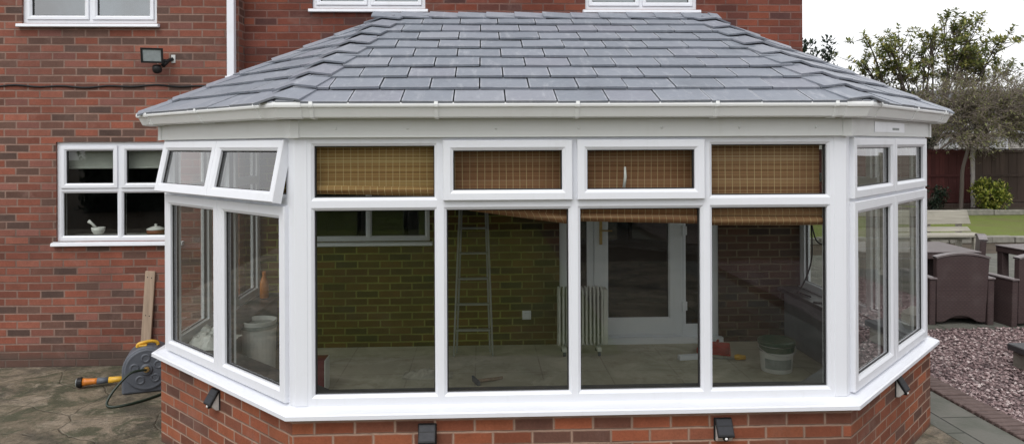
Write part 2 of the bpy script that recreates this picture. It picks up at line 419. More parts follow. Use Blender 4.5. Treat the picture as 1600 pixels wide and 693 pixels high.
# ------------------------------------------------------------------ frames and glazing
def rectloop(x0, x1, z0, z1, y): return [(x0, y, z0), (x1, y, z0), (x1, y, z1), (x0, y, z1)]
def ring(mb, outer, g, yf, ch=.016, chd=.013, yb=.07, gl=.032, closed=False):
    """mitred frame: outer rect -> glass rect, front face at yf (inward is +y)"""
    i1 = (g[0] - ch, g[1] + ch, g[2] - ch, g[3] + ch)
    i3 = (g[0] + .006, g[1] - .006, g[2] + .006, g[3] - .006)
    L = []
    if closed: L.append((rectloop(*outer, yb), 0))
    e = .004 if closed else 0
    if closed: L.append((rectloop(*outer, yf + e), 0))
    o2 = (outer[0] + e, outer[1] - e, outer[2] + e, outer[3] - e)
    L += [(rectloop(*o2, yf), 0), (rectloop(*i1, yf), 0), (rectloop(*g, yf + chd), 0), (rectloop(*g, gl - .004), 0), (rectloop(*i3, gl - .001), 1),
          (rectloop(*i3, gl + .02), 1), (rectloop(*g, gl + .024), 0), (rectloop(*g, yb), 0), (rectloop(*outer, yb), 0)]
    for (A, _), (B, m) in zip(L[:-1], L[1:]):
        for k in range(4):
            k2 = (k + 1) % 4
            mb.quad(A[k], A[k2], B[k2], B[k], m)
def pane(T, g, y, parent, mat='glass', name='pane'):
    mb = MB(T); mb.quad((g[0] + .004, y, g[2] + .004), (g[1] - .004, y, g[2] + .004), (g[1] - .004, y, g[3] - .004), (g[0] + .004, y, g[3] - .004))
    return mb.build(name, M[mat], parent)

W, C, PB = 1.59, 1.262, 3.3          # front half width, facet run, back wall
PL = 3.13                            # left house wall plane
S = W + C
PATH = [(-S, PB - .004), (-S, C), (-W, 0), (W, 0), (S, C), (S, PB - .004)]
def offset(path, d):
    out = []
    for i, p in enumerate(path):
        p = Vector(p); ns = []
        for a, b in ((i - 1, i), (i, i + 1)):
            if a < 0 or b >= len(path): continue
            t = (Vector(path[b]) - Vector(path[a])).normalized(); ns.append(Vector((t.y, -t.x)))
        if len(ns) == 1: out.append(p + ns[0] * d)
        else:
            n = (ns[0] + ns[1]).normalized(); out.append(p + n * d / n.dot(ns[0]))
    return out
def sweep(mb, prof, path=PATH, m=0, i0=0, i1=None):
    """closed profile of (outward offset, z) swept along the wall line"""
    rings = []
    offs = {d: offset(path, d) for d, z in prof}
    idx = list(range(len(path)))[i0:i1]
    for i in idx: rings.append([(offs[d][i].x, offs[d][i].y, z) for d, z in prof])
    n = len(prof)
    for A, B in zip(rings[:-1], rings[1:]):
        for k in range(n):
            mb.quad(A[k], B[k], B[(k + 1) % n], A[(k + 1) % n], m)
    mb.add(rings[0], [tuple(range(n))], m); mb.add(rings[-1], [tuple(range(n))[::-1]], m)

def panelT(ox, oy, ang): return Matrix.Translation((ox, oy, 0)) @ Matrix.Rotation(R(ang), 4, 'Z')

cons = thing('conservatory', (0, 0, 0), 'white framed conservatory with grey slate hipped roof on a low red brick wall', 'conservatory')
mb = MB(); sweep(mb, [(.028, 0), (.028, .617), (-.22, .617), (-.22, 0)]); mb.build('dwarf_wall', M['brick_dwarf'], cons)
mb = MB(); sweep(mb, [(.075, .622), (.086, .628), (.086, .650), (.078, .657), (-.005, .676), (-.09, .676), (-.09, .619), (.04, .619)])
mb.build('sill', M['white'], cons, bevel=.002)
mb = MB()
fl = offset(PATH, -.24); mb.prism([(p.x, p.y, 0.005) for p in fl], (0, 0, .095)); mb.build('floor', M['floor'], cons)
mb = MB(); sweep(mb, [(-.224, .101), (-.224, .63), (-.24, .63), (-.24, .101)]); mb.build('plasterboard_lining', M['board_grey'], cons)
mb = MB(); sweep(mb, [(-.092, .633), (-.092, .668), (-.31, .668), (-.31, .633)]); mb.build('window_board', M['slab_dark'], cons, bevel=.003)
mb = MB(); mb.prism([(p.x, p.y, 2.2) for p in offset(PATH, -.01)], (0, 0, .02)); mb.build('ceiling', M['ceiling'], cons)

# glazing: z of sill / transom / head
Z0, ZT, Z1 = .674, 1.818, 2.20
def light(mb, x0, x1, z0, z1, gw=(.034, .034, .036, .036)):
    g = (x0 + gw[0], x1 - gw[1], z0 + gw[2], z1 - gw[3]); ring(mb, (x0, x1, z0, z1), g, 0.); return g
def sash(T, x0, x1, z0, z1, parent, w=.058, open_deg=0, handle=False, lever=False):
    T2 = T
    if open_deg: T2 = T @ Matrix.Translation((0, -.03, z1)) @ Matrix.Rotation(R(-open_deg), 4, 'X') @ Matrix.Translation((0, .03, -z1))
    mb = MB(T2); g = (x0 + w, x1 - w, z0 + w, z1 - w)
    ring(mb, (x0, x1, z0, z1), g, -.03, ch=.018, chd=.012, yb=.03 if open_deg else .015, gl=.0, closed=True)
    o = mb.build('top_sash' if z1 > 2 else 'casement_sash', [M['white'], M['gasket']], parent)
    pane(T2, g, .002, o)
    return o, T2
T = panelT(0, 0, 0)
mb = MB(T); gs = []
xs = [-W + .07, -.768, 0, .768, W - .07]
for i in range(4):
    l = .034; a = .034 if i else .037; b = .034 if i < 3 else .037
    gs.append(light(mb, xs[i], xs[i + 1], Z0, ZT, (a, b, .062, .036)))
    if i in (0, 3): gs.append(light(mb, xs[i], xs[i + 1], ZT, Z1, (a, b, .036, .052)))
    else: ring(mb, (xs[i], xs[i + 1], ZT, Z1), (xs[i] + .045, xs[i + 1] - .045, ZT + .045, Z1 - .05), 0.)
fr = mb.build('window_frame', [M['white'], M['gasket']], cons)
for g in gs: pane(T, g, .034, fr)
sash(T, -.752, -.014, 1.836, 2.178, cons); sash(T, .014, .752, 1.836, 2.178, cons)
# angled facets: two opening casements, two top sashes each
FL = math.hypot(C, C)
for side in (-1, 1):
    T = panelT(-S, C, -45) if side < 0 else panelT(W, 0, 45)
    mb = MB(T)
    e0, e1 = .055, FL - .055; mid = FL / 2
    for (x0, x1) in ((e0, mid), (mid, e1)):
        ring(mb, (x0, x1, Z0, ZT), (x0 + .05, x1 - .05, Z0 + .05, ZT - .05), 0.)
        ring(mb, (x0, x1, ZT, Z1), (x0 + .05, x1 - .05, ZT + .05, Z1 - .05), 0.)
    mb.build('window_frame', [M['white'], M['gasket']], cons)
    for (x0, x1) in ((e0 + .012, mid - .002), (mid + .002, e1 - .012)):
        sash(T, x0, x1, Z0 + .014, ZT - .012, cons, w=.072)
        o, T2 = sash(T, x0, x1, ZT + .008, Z1 - .014, cons, w=.062, open_deg=12 if side < 0 else 0)
    if side < 0:   # friction stays of the open sashes
        for x in (e0 + .03, e1 - .03):
            st = MB(T); st.tube([(x, .02, ZT + .28), (x, -.05, ZT + .12)], .007, 6); st.build('window_stay', M['steel'], cons)
# straight sides running back to the house
for side in (-1, 1):
    L = PB - .004 - C
    T = panelT(-S, PB - .004, -90) if side < 0 else panelT(S, C, 90)
    mb = MB(T); gs = []
    xs = [.05, .05 + (L - .11) / 3, .05 + 2 * (L - .11) / 3, L - .06]
    for i in range(3):
        gs.append(light(mb, xs[i], xs[i + 1], Z0, ZT, (.036, .036, .06, .036)))
        gs.append(light(mb, xs[i], xs[i + 1], ZT, Z1, (.036, .036, .036, .052)))
    fr = mb.build('window_frame', [M['white'], M['gasket']], cons)
    for g in gs: pane(T, g, .034, fr)
# corner posts
for i in (1, 2, 3, 4):
    mb = MB()
    p = Vector(PATH[i]); a = (Vector(PATH[i - 1]) - p).normalized(); b = (Vector(PATH[i + 1]) - p).normalized()
    w = .0705 if i in (2, 3) else .056
    wa = .056; wb = .056
    if i == 2: wb = .0705
    if i == 3: wa = .0705
    o1 = offset(PATH, .003)[i]; o2 = offset(PATH, -.074)[i]
    na = Vector((-a.y, a.x)); nb = Vector((b.y, -b.x))
    if na.dot(o1 - p) < 0: na = -na
    if nb.dot(o1 - p) < 0: nb = -nb
    poly = [p + a * wa + na * .003, o1, p + b * wb + nb * .003, p + b * wb - nb * .074, o2, p + a * wa - na * .074]
    mb.prism([(q.x, q.y, Z0 + .002) for q in poly], (0, 0, Z1 - Z0 - .002))
    mb.build('corner_post', M['white'], cons, bevel=.004, seg=2)
# wall end posts against the house
for s in (-1, 1):
    mb = MB(); mb.box(S - .074 if s > 0 else -S - .003, S + .003 if s > 0 else -S + .074, PB - .055, PB - .006, Z0 + .002, Z1); mb.build('end_post', M['white'], cons, bevel=.003)
# fascia + trims
mb = MB(); sweep(mb, [(.035, 2.196), (.035, 2.325), (-.02, 2.325), (-.02, 2.203)])
fa = mb.build('fascia', M['fascia'], cons, bevel=.003)
for i in (1, 2, 3, 4):
    mb = MB(); p = offset(PATH, .035)[i]; q = offset(PATH, .041)[i]
    a = (Vector(PATH[i - 1]) - Vector(PATH[i])).normalized() * .05; b = (Vector(PATH[i + 1]) - Vector(PATH[i])).normalized() * .05
    poly = [p + a, q + a, q, q + b, p + b, p]
    mb.prism([(k.x, k.y, 2.194) for k in poly], (0, 0, .1)); mb.build('corner_trim', M['fascia'], fa)
for x in (-1.35, -.95, -.45, .02, .5, .95, 1.4):
    mb = MB(); mb.lathe([(.007, 0), (.007, -.003), (.004, -.005)], (x, -.035, 2.245), 8, axis='y'); mb.build('fascia_pin', M['fascia'], fa, smooth=True)
Tf = panelT(W, 0, 45)
mb = MB(Tf); mb.box(.42, 1.08, -.0385, -.0355, 2.222, 2.286); pt_ = mb.build('pale_patch', M['white'], fa)
mb = MB(Tf); mb.box(.80, .95, -.0395, -.0386, 2.236, 2.252); mb.build('grey_smudge', M['label_grey'], fa)
# gutter
GP = [(.040, 2.312), (.052, 2.302), (.118, 2.302), (.130, 2.308), (.153, 2.356), (.167, 2.362), (.170, 2.372), (.168, 2.386), (.157, 2.386), (.148, 2.368), (.122, 2.318), (.056, 2.314), (.050, 2.384), (.040, 2.384)]
mb = MB(); sweep(mb, GP); gut = mb.build('gutter', M['gutter'], cons)
def gutter_clip(seg, tpos, wd):
    a = Vector(PATH[seg]); b = Vector(PATH[seg + 1]); d = (b - a).normalized(); n = Vector((d.y, -d.x)); c = a + d * tpos
    pr = [(.044, 2.296), (.120, 2.296), (.135, 2.304), (.158, 2.352), (.174, 2.360), (.177, 2.373), (.174, 2.392), (.158, 2.393), (.158, 2.380), (.166, 2.370), (.150, 2.356), (.128, 2.309), (.118, 2.303), (.044, 2.303)]
    m = MB(); m.prism([(*(c + n * q[0] - d * wd / 2), q[1]) for q in pr], (d.x * wd, d.y * wd, 0)); m.build('gutter_bracket', M['gutter'], gut, bevel=.002)
for x in (-1.46, -.78, .0, .78, 1.46): gutter_clip(2, x + W, .022)
for seg in (1, 3):
    for tt in (.1, .89, FL - .14): gutter_clip(seg, tt, .024)
for seg in (0, 4): gutter_clip(seg, .95, .024)
for i in (1, 2, 3, 4):   # moulded corner unions
    m = MB(); p = Vector(PATH[i]); A = (Vector(PATH[i - 1]) - p).normalized() * .075; B = (Vector(PATH[i + 1]) - p).normalized() * .075
    prof = [(.09, 2.297), (.119, 2.297), (.134, 2.305), (.157, 2.353), (.172, 2.360), (.1745, 2.372), (.172, 2.389), (.158, 2.389), (.160, 2.372), (.150, 2.357), (.126, 2.311), (.09, 2.306)]
    offs = {d: offset(PATH, d)[i] for d, z in prof}
    prev = offset([p + A * 8, p, p + B * 8], 0)
    n = len(prof)
    rings = []
    for k in (0, 1, 2):
        rr = []
        for d, z in prof:
            q = offset([p + A, p, p + B], d)[k]; rr.append((q.x, q.y, z))
        rings.append(rr)
    for X, Y in zip(rings[:-1], rings[1:]):
        for k in range(n): m.quad(X[k], Y[k], Y[(k + 1) % n], X[(k + 1) % n])
    m.add(rings[0], [tuple(range(n))]); m.add(rings[-1], [tuple(range(n))[::-1]])
    m.build('gutter_union', M['gutter'], gut)

# ------------------------------------------------------------------ roof
EZ, RZ, RY, RX = 2.375, 3.165, 1.6, 1.25
EV = offset(PATH, .145)
Ebl = Vector((EV[0].x, PB - .02, EZ)); Ebr = Vector((EV[5].x, PB - .02, EZ))
E1, E2, E3, E4 = [Vector((EV[i].x, EV[i].y, EZ)) for i in (1, 2, 3, 4)]
RL, RR = Vector((-RX, RY, RZ)), Vector((RX, RY, RZ))
slopes = [[E2, E3, RR, RL], [E1, E2, RL], [E3, E4, RR], [Ebl, E1, RL], [E4, Ebr, RR], [Ebr, Ebl, RL, RR]]
mbT = MB(); mbU = MB(); EDGE = []
def clip(poly, axis, val, keep_less):
    out = []
    for i in range(len(poly)):
        a, b = poly[i], poly[(i + 1) % len(poly)]
        ia = (a[axis] <= val) if keep_less else (a[axis] >= val); ib = (b[axis] <= val) if keep_less else (b[axis] >= val)
        if ia: out.append(a)
        if ia != ib:
            t = (val - a[axis]) / (b[axis] - a[axis]); out.append((a[0] + (b[0] - a[0]) * t, a[1] + (b[1] - a[1]) * t))
    return out
GA = .2035
for si, sl in enumerate(slopes):
    o = sl[0]; e = (sl[1] - sl[0]).normalized(); nrm = e.cross(sl[2] - sl[0]).normalized(); s = nrm.cross(e)
    P2 = [((p - o).dot(e), (p - o).dot(s)) for p in sl]
    mbU.add([p + nrm * -.004 for p in sl], [tuple(range(len(sl)))])
    mx = max(p[1] for p in P2); x0 = min(p[0] for p in P2); x1 = max(p[0] for p in P2)
    rng = random.Random(si)
    i = 0
    while i * GA < mx:
        s0 = i * GA - (.02 if i == 0 else 0); s1 = i * GA + GA + .03
        k = 0; xx = x0 - .3 + (.143 if i % 2 else 0) + .02 * math.sin(i * 3.1) + (.12 if si == 0 else 0)
        while xx < x1:
            q = clip(clip(P2, 0, xx + .0042, False), 0, xx + .286 - .0042, True) if True else P2
            if len(q) >= 3: q = clip(q, 1, s0 if i else -9, False)
            if len(q) >= 3: q = clip(q, 1, s1, True)
            if len(q) >= 3:
                if i == 0: q = [(a, b - .02 if b < 1e-4 else b) for a, b in q]
                lift = rng.uniform(-.001, .003); tw = rng.uniform(-.012, .012)
                top = []; bot = []
                for a, b in q:
                    h = .027 - (b - s0) / (s1 - s0) * .021 + lift + tw * (a - xx)
                    top.append(o + e * a + s * b + nrm * h); bot.append(o + e * a + s * b + nrm * (h - .015))
                n = len(q)
                ct = sum(top, Vector()) / n; inn = []
                for v_ in top:
                    dv_ = ct - v_; inn.append(v_ + dv_ * min(.6, .05 / max(dv_.length, .02)))
                b0 = len(mbT.v); EDGE.extend([1.] * n + [0.] * n + [0.] * n)
                mbT.add(top + bot + inn, [tuple(range(2 * n, 3 * n)), tuple(range(n, 2 * n))[::-1]] + [(j, n + j, n + (j + 1) % n, (j + 1) % n) for j in range(n)] + [(j, (j + 1) % n, 2 * n + (j + 1) % n, 2 * n + j) for j in range(n)])
            xx += .286
        i += 1
roof = mbT.build('roof', M['slate'], cons)
at_ = roof.data.attributes.new('edge', 'FLOAT', 'POINT'); at_.data.foreach_set('value', EDGE)
mbU.build('roof_deck', M['underlay'], roof)
def caps(name, p0, p1, n1, n2, step, wing=.135, start=0., lift=.047):
    d = (p1 - p0).normalized(); L = (p1 - p0).length; up = (n1 + n2).normalized()
    w1 = n1.cross(d).normalized(); w2 = n2.cross(d).normalized()
    if w1.dot(n2) > 0: w1 = -w1
    if w2.dot(n1) > 0: w2 = -w2
    m = MB(); k = 0; rng = random.Random(hash(name) % 97 + int(abs(p0.x * 10)))
    pos = start
    while pos < L - .02:
        a = p0 + d * pos; b = p0 + d * min(pos + step + .02, L + .02)
        ha, hb = lift + rng.uniform(-.002, .003), .022
        rows = []
        for q, h in ((a, ha), (b, hb)):
            c = q + up * h
            l = q + w1 * wing + n1 * (h - .006); r = q + w2 * wing + n2 * (h - .006)
            rows.append([l, c, r, r - n2 * .012, c - up * .012, l - n1 * .012])
        n = 6
        m.add(rows[0] + rows[1], [(0, 1, 4, 5), (1, 2, 3, 4), (11, 10, 7, 6), (10, 9, 8, 7)] + [(j, n + j, n + (j + 1) % n, (j + 1) % n) for j in range(n)])
        pos += step
    m.build(name, M['slate'], roof)
def nrm_of(sl): return (sl[1] - sl[0]).cross(sl[2] - sl[0]).normalized()
N = [nrm_of(s) for s in slopes]
caps('hip_cap', E2, RL, N[0], N[1], .222); caps('hip_cap', E3, RR, N[0], N[2], .222)
caps('hip_cap', E1, RL, N[1], N[3], .25, .12, lift=.036); caps('hip_cap', E4, RR, N[2], N[4], .25, .12, lift=.036)
caps('hip_cap', Ebl, RL, N[3], N[5], .25, .12); caps('hip_cap', Ebr, RR, N[4], N[5], .25, .12)
caps('ridge_cap', RL + Vector((-.13, 0, .008)), RR + Vector((.09, 0, .008)), N[0], N[5], .222, .12, lift=.032)

# ------------------------------------------------------------------ house
house = thing('house', (0, PL, 0), 'red brick house wall with white windows behind the conservatory', 'house')
def wall_holes(mb, T, x0, x1, z0, z1, holes, depth=.1):
    X = sorted({x0, x1, *[h[0] for h in holes], *[h[1] for h in holes]}); Z = sorted({z0, z1, *[h[2] for h in holes], *[h[3] for h in holes]})
    mb.T = T
    for a, b in zip(X[:-1], X[1:]):
        for c, d in zip(Z[:-1], Z[1:]):
            if any(h[0] <= (a + b) / 2 <= h[1] and h[2] <= (c + d) / 2 <= h[3] for h in holes): continue
            mb.quad((a, 0, c), (b, 0, c), (b, 0, d), (a, 0, d))
    for h in holes:
        A, B = rectloop(*h, 0), rectloop(*h, depth)
        for k in range(4): mb.quad(A[k], B[k], B[(k + 1) % 4], A[(k + 1) % 4])
XC = -2.93; XR = 2.82
TL = Matrix.Translation((0, PL, 0)); TR = Matrix.Translation((0, PB, 0))
K = (-4.70, -3.50, 1.225, 2.197); U1 = (-5.02, -3.725, 3.36, 4.42)
I1 = (-2.32, -1.07, 1.175, 2.17); U2 = (-2.25, -1.105, 3.545, 4.6); U3 = (.54, 1.705, 3.545, 4.6); DO = (.262, 1.922, .12, 2.16)
mb = MB(); wall_holes(mb, TL, -6.1, XC, 0, 5.2, [K, U1])
mb.T = Matrix.Identity(4)
mb.quad((XC, PL, 0), (XC, PB, 0), (XC, PB, 5.2), (XC, PL, 5.2))
mb.quad((-6.1, 10, 0), (-6.1, PL, 0), (-6.1, PL, 5.2), (-6.1, 10, 5.2))
mb.build('wall', M['brick_house'], house)
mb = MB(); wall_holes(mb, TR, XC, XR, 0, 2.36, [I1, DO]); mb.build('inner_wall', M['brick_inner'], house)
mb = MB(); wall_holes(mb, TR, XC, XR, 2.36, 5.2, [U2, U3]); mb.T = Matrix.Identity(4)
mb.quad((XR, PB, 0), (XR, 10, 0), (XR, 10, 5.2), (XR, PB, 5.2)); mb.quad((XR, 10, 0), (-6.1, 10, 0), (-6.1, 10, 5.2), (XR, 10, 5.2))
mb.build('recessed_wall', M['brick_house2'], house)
mb = MB()
mb.prism([(-6.4, 2.75, 5.15), (-6.4, 6.5, 7.4), (-6.4, 10.4, 5.15), (-6.4, 10.4, 5.3), (-6.4, 6.5, 7.56), (-6.4, 2.75, 5.3)], (9.6, 0, 0)); mb.build('roof', M['nb_roof'], house)
def room(T, h, depth, mat):
    m = MB(T); x0, x1, z0, z1 = h; a, b = rectloop(x0 - .3, x1 + .3, z0 - .25, z1 + .2, .112), rectloop(x0 - .3, x1 + .3, z0 - .25, z1 + .2, depth)
    for k in range(4): m.quad(a[k], a[(k + 1) % 4], b[(k + 1) % 4], b[k])
    m.quad(*b); inner = rectloop(x0, x1, z0, z1, .112)
    for k in range(4): m.quad(a[k], a[(k + 1) % 4], inner[(k + 1) % 4], inner[k])
    m.build('room_interior', mat, house)
def house_window(T, h, cells, sill=True, up=False, yo=.03, thick=.05):
    Tw = T @ Matrix.Translation((0, yo, 0)); m = MB(Tw); gl = []
    x0, x1, z0, z1 = h
    for (a, b, c, d, w) in cells:
        A = (x0 + (x1 - x0) * a, x0 + (x1 - x0) * b, z0 + (z1 - z0) * c, z0 + (z1 - z0) * d)
        l = thick if a == 0 else .03; r = thick if b == 1 else .03; bt = thick if c == 0 else .03; tp = thick if d == 1 else .03
        g = (A[0] + l + w, A[1] - r - w, A[2] + bt + w, A[3] - tp - w)
        if w:   # sash rebate
            ring(m, A, (A[0] + l, A[1] - r, A[2] + bt, A[3] - tp), 0.)
            ring(m, (A[0] + l - .012, A[1] - r + .012, A[2] + bt - .012, A[3] - tp + .012), g, -.014, yb=.02, gl=.012, closed=True)
        else: ring(m, A, g, 0.)
        gl.append(g)
    f = m.build('window', [M['white'], M['gasket']], house)
    for g in gl: pane(Tw, g, .034 if not any(c[4] for c in cells) else .02, f, 'glass_up' if up else 'glass')
    if sill:
        m = MB(T); x0 -= .03; x1 += .03
        m.prism([(x0, yo, z0 - .001), (x0, -.05, z0 - .012), (x0, -.055, z0 - .04), (x0, -.04, z0 - .046), (x0, yo, z0 - .03)], (x1 - x0, 0, 0)); m.build('window_sill', M['white'], f, bevel=.002)
    return f
two = [(0, .5, 0, 1, .03), (.5, 1, 0, 1, .03)]
house_window(TL, K, [(0, .5, 0, .515, 0), (.5, 1, 0, .515, 0), (0, .5, .515, 1, .035), (.5, 1, .515, 1, .035)], yo=.025)
house_window(TL, U1, two, up=True); house_window(TR, U2, two, up=True); house_window(TR, U3, two, up=True)
house_window(TR, I1, [(0, .5, 0, .6, 0), (.5, 1, 0, .6, 0), (0, .5, .6, 1, .03), (.5, 1, .6, 1, .03)])
for T, h in ((TL, K), (TR, I1), (TR, DO)): room(T, h, 2.4, M['dark'])
for T, h in ((TL, U1), (TR, U2), (TR, U3)): room(T, h, .6, M['sky_tint'])
mb = MB(TL); mb.box(K[0], K[1], .112, .38, K[2] + .0, K[2] + .03); mb.build('window_ledge', M['ceiling'], house)
# door set inside the conservatory
Td = TR @ Matrix.Translation((0, .02, 0)); m = MB(Td)
x0, x1, z0, z1 = DO
ring(m, (x0, .60, z0, z1), (x0 + .215, .60 - .05, z0 + .16, z1 - .06), 0.); ring(m, (.60, 1.56, z0, z1), (.63, 1.53, z0 + .07, z1 - .05), 0.)
ring(m, (1.56, x1, z0, z1), (1.585, x1 - .18, z0 + .16, z1 - .06), 0.)
df = m.build('door_frame', [M['white'], M['gasket']], house)
pane(Td, (x0 + .215, .55, z0 + .16, z1 - .06), .034, df); pane(Td, (1.585, x1 - .18, z0 + .16, z1 - .06), .034, df)
m = MB(TR); m.box(x0 - .03, x1 + .03, -.06, .018, .1, .16); m.build('door_threshold', M['white'], df, bevel=.004)
m = MB(Td); g = (.768, 1.398, .36, 2.02); ring(m, (.622, 1.538, .185, 2.12), g, -.02, yb=.03, gl=.01, closed=True)
dr = m.build('door', [M['white'], M['gasket']], house); pane(Td, g, .013, dr)
m = MB(Td); m.box(.675, .705, -.032, -.021, 1.12, 1.36); m.tube([(.69, -.03, 1.27), (.69, -.07, 1.27), (.80, -.07, 1.265)], .009, 8); m.build('door_handle', M['brass'], dr, bevel=.002)
for z in (.42, 1.2, 1.85):
    m = MB(Td); m.tube([(1.545, -.03, z), (1.545, -.03, z + .11)], .012, 8); m.box(1.50, 1.59, -.024, -.0205, z + .01, z + .1); m.build('hinge', M['white'], dr)
m = MB(TR); m.box(-.125, -.035, -.012, -.001, .36, .45); m.box(-.105, -.055, -.03, -.0125, .38, .43); m.build('wall_socket', M['white'], house, bevel=.003)
# downpipe
m = MB(); m.box(-3.02, -2.95, PL - .085, PL - .015, 2.42, 5.1)
dp = m.build('downpipe', M['white'], house, bevel=.006, seg=2)
for z in (2.79, 4.4):
    m = MB(); m.box(-3.035, -2.935, PL - .095, PL - .002, z, z + .045); m.build('pipe_bracket', M['white'], dp, bevel=.004)
# thin cable along the wall
m = MB(); m.tube([(-6.09 + i * .0784, PL - .008 - .003 * math.sin(i), 2.742 + .008 * math.sin(i * 1.1) - .006 * math.sin(i * .37)) for i in range(39)], .0095, 6)
tag(m.build('wall_cable', M['black'], None, (-6.09, PL - .01, 2.74), smooth=True), 'thin black cable running level along the brick wall below the floodlight', 'cable')

# ------------------------------------------------------------------ things on the wall
fl = thing('floodlight', (-3.62, PL - .004, 3.0), 'black security floodlight with motion sensor on the brick wall', 'floodlight')
m = MB(); m.box(-3.585, -3.545, PL - .012, PL - .001, 2.97, 3.05); m.build('wall_plate', M['sheet'], fl, bevel=.002)
Th = Matrix.Translation((-3.69, PL - .17, 3.03)) @ Matrix.Rotation(R(14), 4, 'Z') @ Matrix.Rotation(R(14), 4, 'X')
m = MB(Th); f0, f1 = rectloop(-.098, .098, -.072, .072, -.04), rectloop(-.07, .07, -.05, .05, .075)
m.add(f0 + f1, [(0, 1, 5, 4), (1, 2, 6, 5), (2, 3, 7, 6), (3, 0, 4, 7), (7, 6, 5, 4)])
f2 = rectloop(-.098, .098, -.072, .072, -.052); f3 = rectloop(-.08, .08, -.056, .056, -.052); f4 = rectloop(-.08, .08, -.056, .056, -.044)
for A, B in ((f0, f2), (f2, f3), (f3, f4)):
    for k in range(4): m.quad(A[k], A[(k + 1) % 4], B[(k + 1) % 4], B[k])
hd = m.build('lamp_head', M['black'], fl, bevel=.003)
m = MB(Th); m.quad(*rectloop(-.079, .079, -.055, .055, -.046)); m.build('lens', M['lens'], hd)
m = MB(); m.tube([(-3.57, PL - .01, 3.01), (-3.60, PL - .07, 2.98), (-3.66, PL - .11, 2.985)], .018, 8); m.tube([(-3.60, PL - .06, 2.98), (-3.635, PL - .09, 2.93)], .022, 8)
m.build('bracket', M['black'], fl, smooth=True)
m = MB(Matrix.Translation((-3.665, PL - .13, 2.885)) @ Matrix.Rotation(R(20), 4, 'X')); m.lathe([(.012, .055), (.036, .05), (.044, .02), (.044, 0), (.036, -.018), (.014, -.03)], n=16)
m.build('motion_sensor', M['black'], fl, smooth=True)

def solar_lamp(x, y, ang, label):
    T = Matrix.Translation((x, y, .52)) @ Matrix.Rotation(R(ang), 4, 'Z')
    o = thing('solar_wall_light', (x, y, .52), label, 'wall light', 'solar lights along the dwarf wall')
    m = MB(T); m.box(-.052, .052, -.012, -.001, -.068, .062); m.build('back_plate', M['black'], o, bevel=.004)
    m = MB(T); m.prism([(-.048, -.0125, .060), (-.048, -.022, .062), (-.048, -.076, -.020), (-.048, -.074, -.030), (-.048, -.064, -.026), (-.048, -.0125, .050)], (.096, 0, 0)); b = m.build('hood', M['black'], o, bevel=.002)
    m = MB(T); a = Vector((0, -.022, .062)); c = Vector((0, -.076, -.020)); d = (c - a); n = Vector((0, -.84, .55)) * .002
    q = [a + d * .06 + n, a + d * .40 + n, a + d * .46 + n, a + d * .92 + n]
    for i in (0, 2): m.quad((-.042, q[i + 1].y, q[i + 1].z), (.042, q[i + 1].y, q[i + 1].z), (.042, q[i].y, q[i].z), (-.042, q[i].y, q[i].z))
    m.build('solar_panel', M['solar'], b)
    m = MB(T); m.prism([(-.044, -.0125, .046), (-.044, -.062, -.028), (-.044, -.058, -.036), (-.044, -.030, -.064), (-.044, -.0125, -.066)], (.088, 0, 0)); l = m.build('led_lens', M['led'], o, bevel=.003)
    m = MB(T); m.lathe([(.017, -.04), (.017, -.066), (.010, -.070)], (0, 0, -.036), 12, axis='y'); m.build('sensor_ring', M['black'], l, smooth=True)
    m = MB(T); m.lathe([(.009, -.0702), (.008, -.075), (.003, -.078)], (0, 0, -.036), 10, axis='y'); m.build('sensor_dome', M['china'], l, smooth=True)
solar_lamp(-.845, -.028, 0, 'black solar light on the front dwarf wall, below the ladder pane')
solar_lamp(.845, -.028, 0, 'black solar light on the front dwarf wall, below the pane with the bucket')
a45 = .02 * math.cos(R(45))
solar_lamp(-2.22 + .02 - a45 - .035, .63 - .02 - a45 + .035, -45, 'black solar light on the angled brick wall near the hose reel')
solar_lamp(2.22 - .0 + a45 + .02, .63 - a45 + .02, 45, 'black solar light on the angled brick wall beside the gravel')

# ------------------------------------------------------------------ ground
m = MB(); m.quad((-120, -120, -.012), (120, -120, -.012), (120, 160, -.012), (-120, 160, -.012)); struct(m.build('ground', M['ground']))
m = MB(); m.quad((-14, -9, 0), (2.9, -9, 0), (2.9, PB, 0), (-14, PB, 0)); struct(m.build('patio', M['patio']))
m = MB(); m.quad((2.905, -9, .0), (3.36, -9, .0), (3.36, 4.6, .0), (2.905, 4.6, .0)); struct(m.build('path', M['path']))
m = MB(); y = -4.; rg = random.Random(3)
while y < 3.9:
    a = rg.uniform(-.004, .004); h = .02 + rg.uniform(-.004, .006)
    m.prism([(3.368 + a, y + .003, -.01), (3.585 + a, y + .003 + rg.uniform(-.004, .004), -.01), (3.585 + a, y + .059, -.01), (3.368 + a, y + .059 + rg.uniform(-.004, .004), -.01)], (0, 0, .01 + h)); y += .075
e_ = m.build('path_edging', M['brick_edge'], bevel=.006); struct(e_)
m = MB(); m.quad((3.59, -9, -.006), (9.2, -9, -.006), (9.2, 4.0, -.006), (3.59, 4.0, -.006)); struct(m.build('gravel_bed', M['gravel']))
m = MB(); m.quad((3.3, 4.0, -.001), (14, 4.0, -.001), (14, 9.6, -.001), (3.3, 9.6, -.001)); struct(m.build('terrace', M['path']))
m = MB(); rg = random.Random(5)
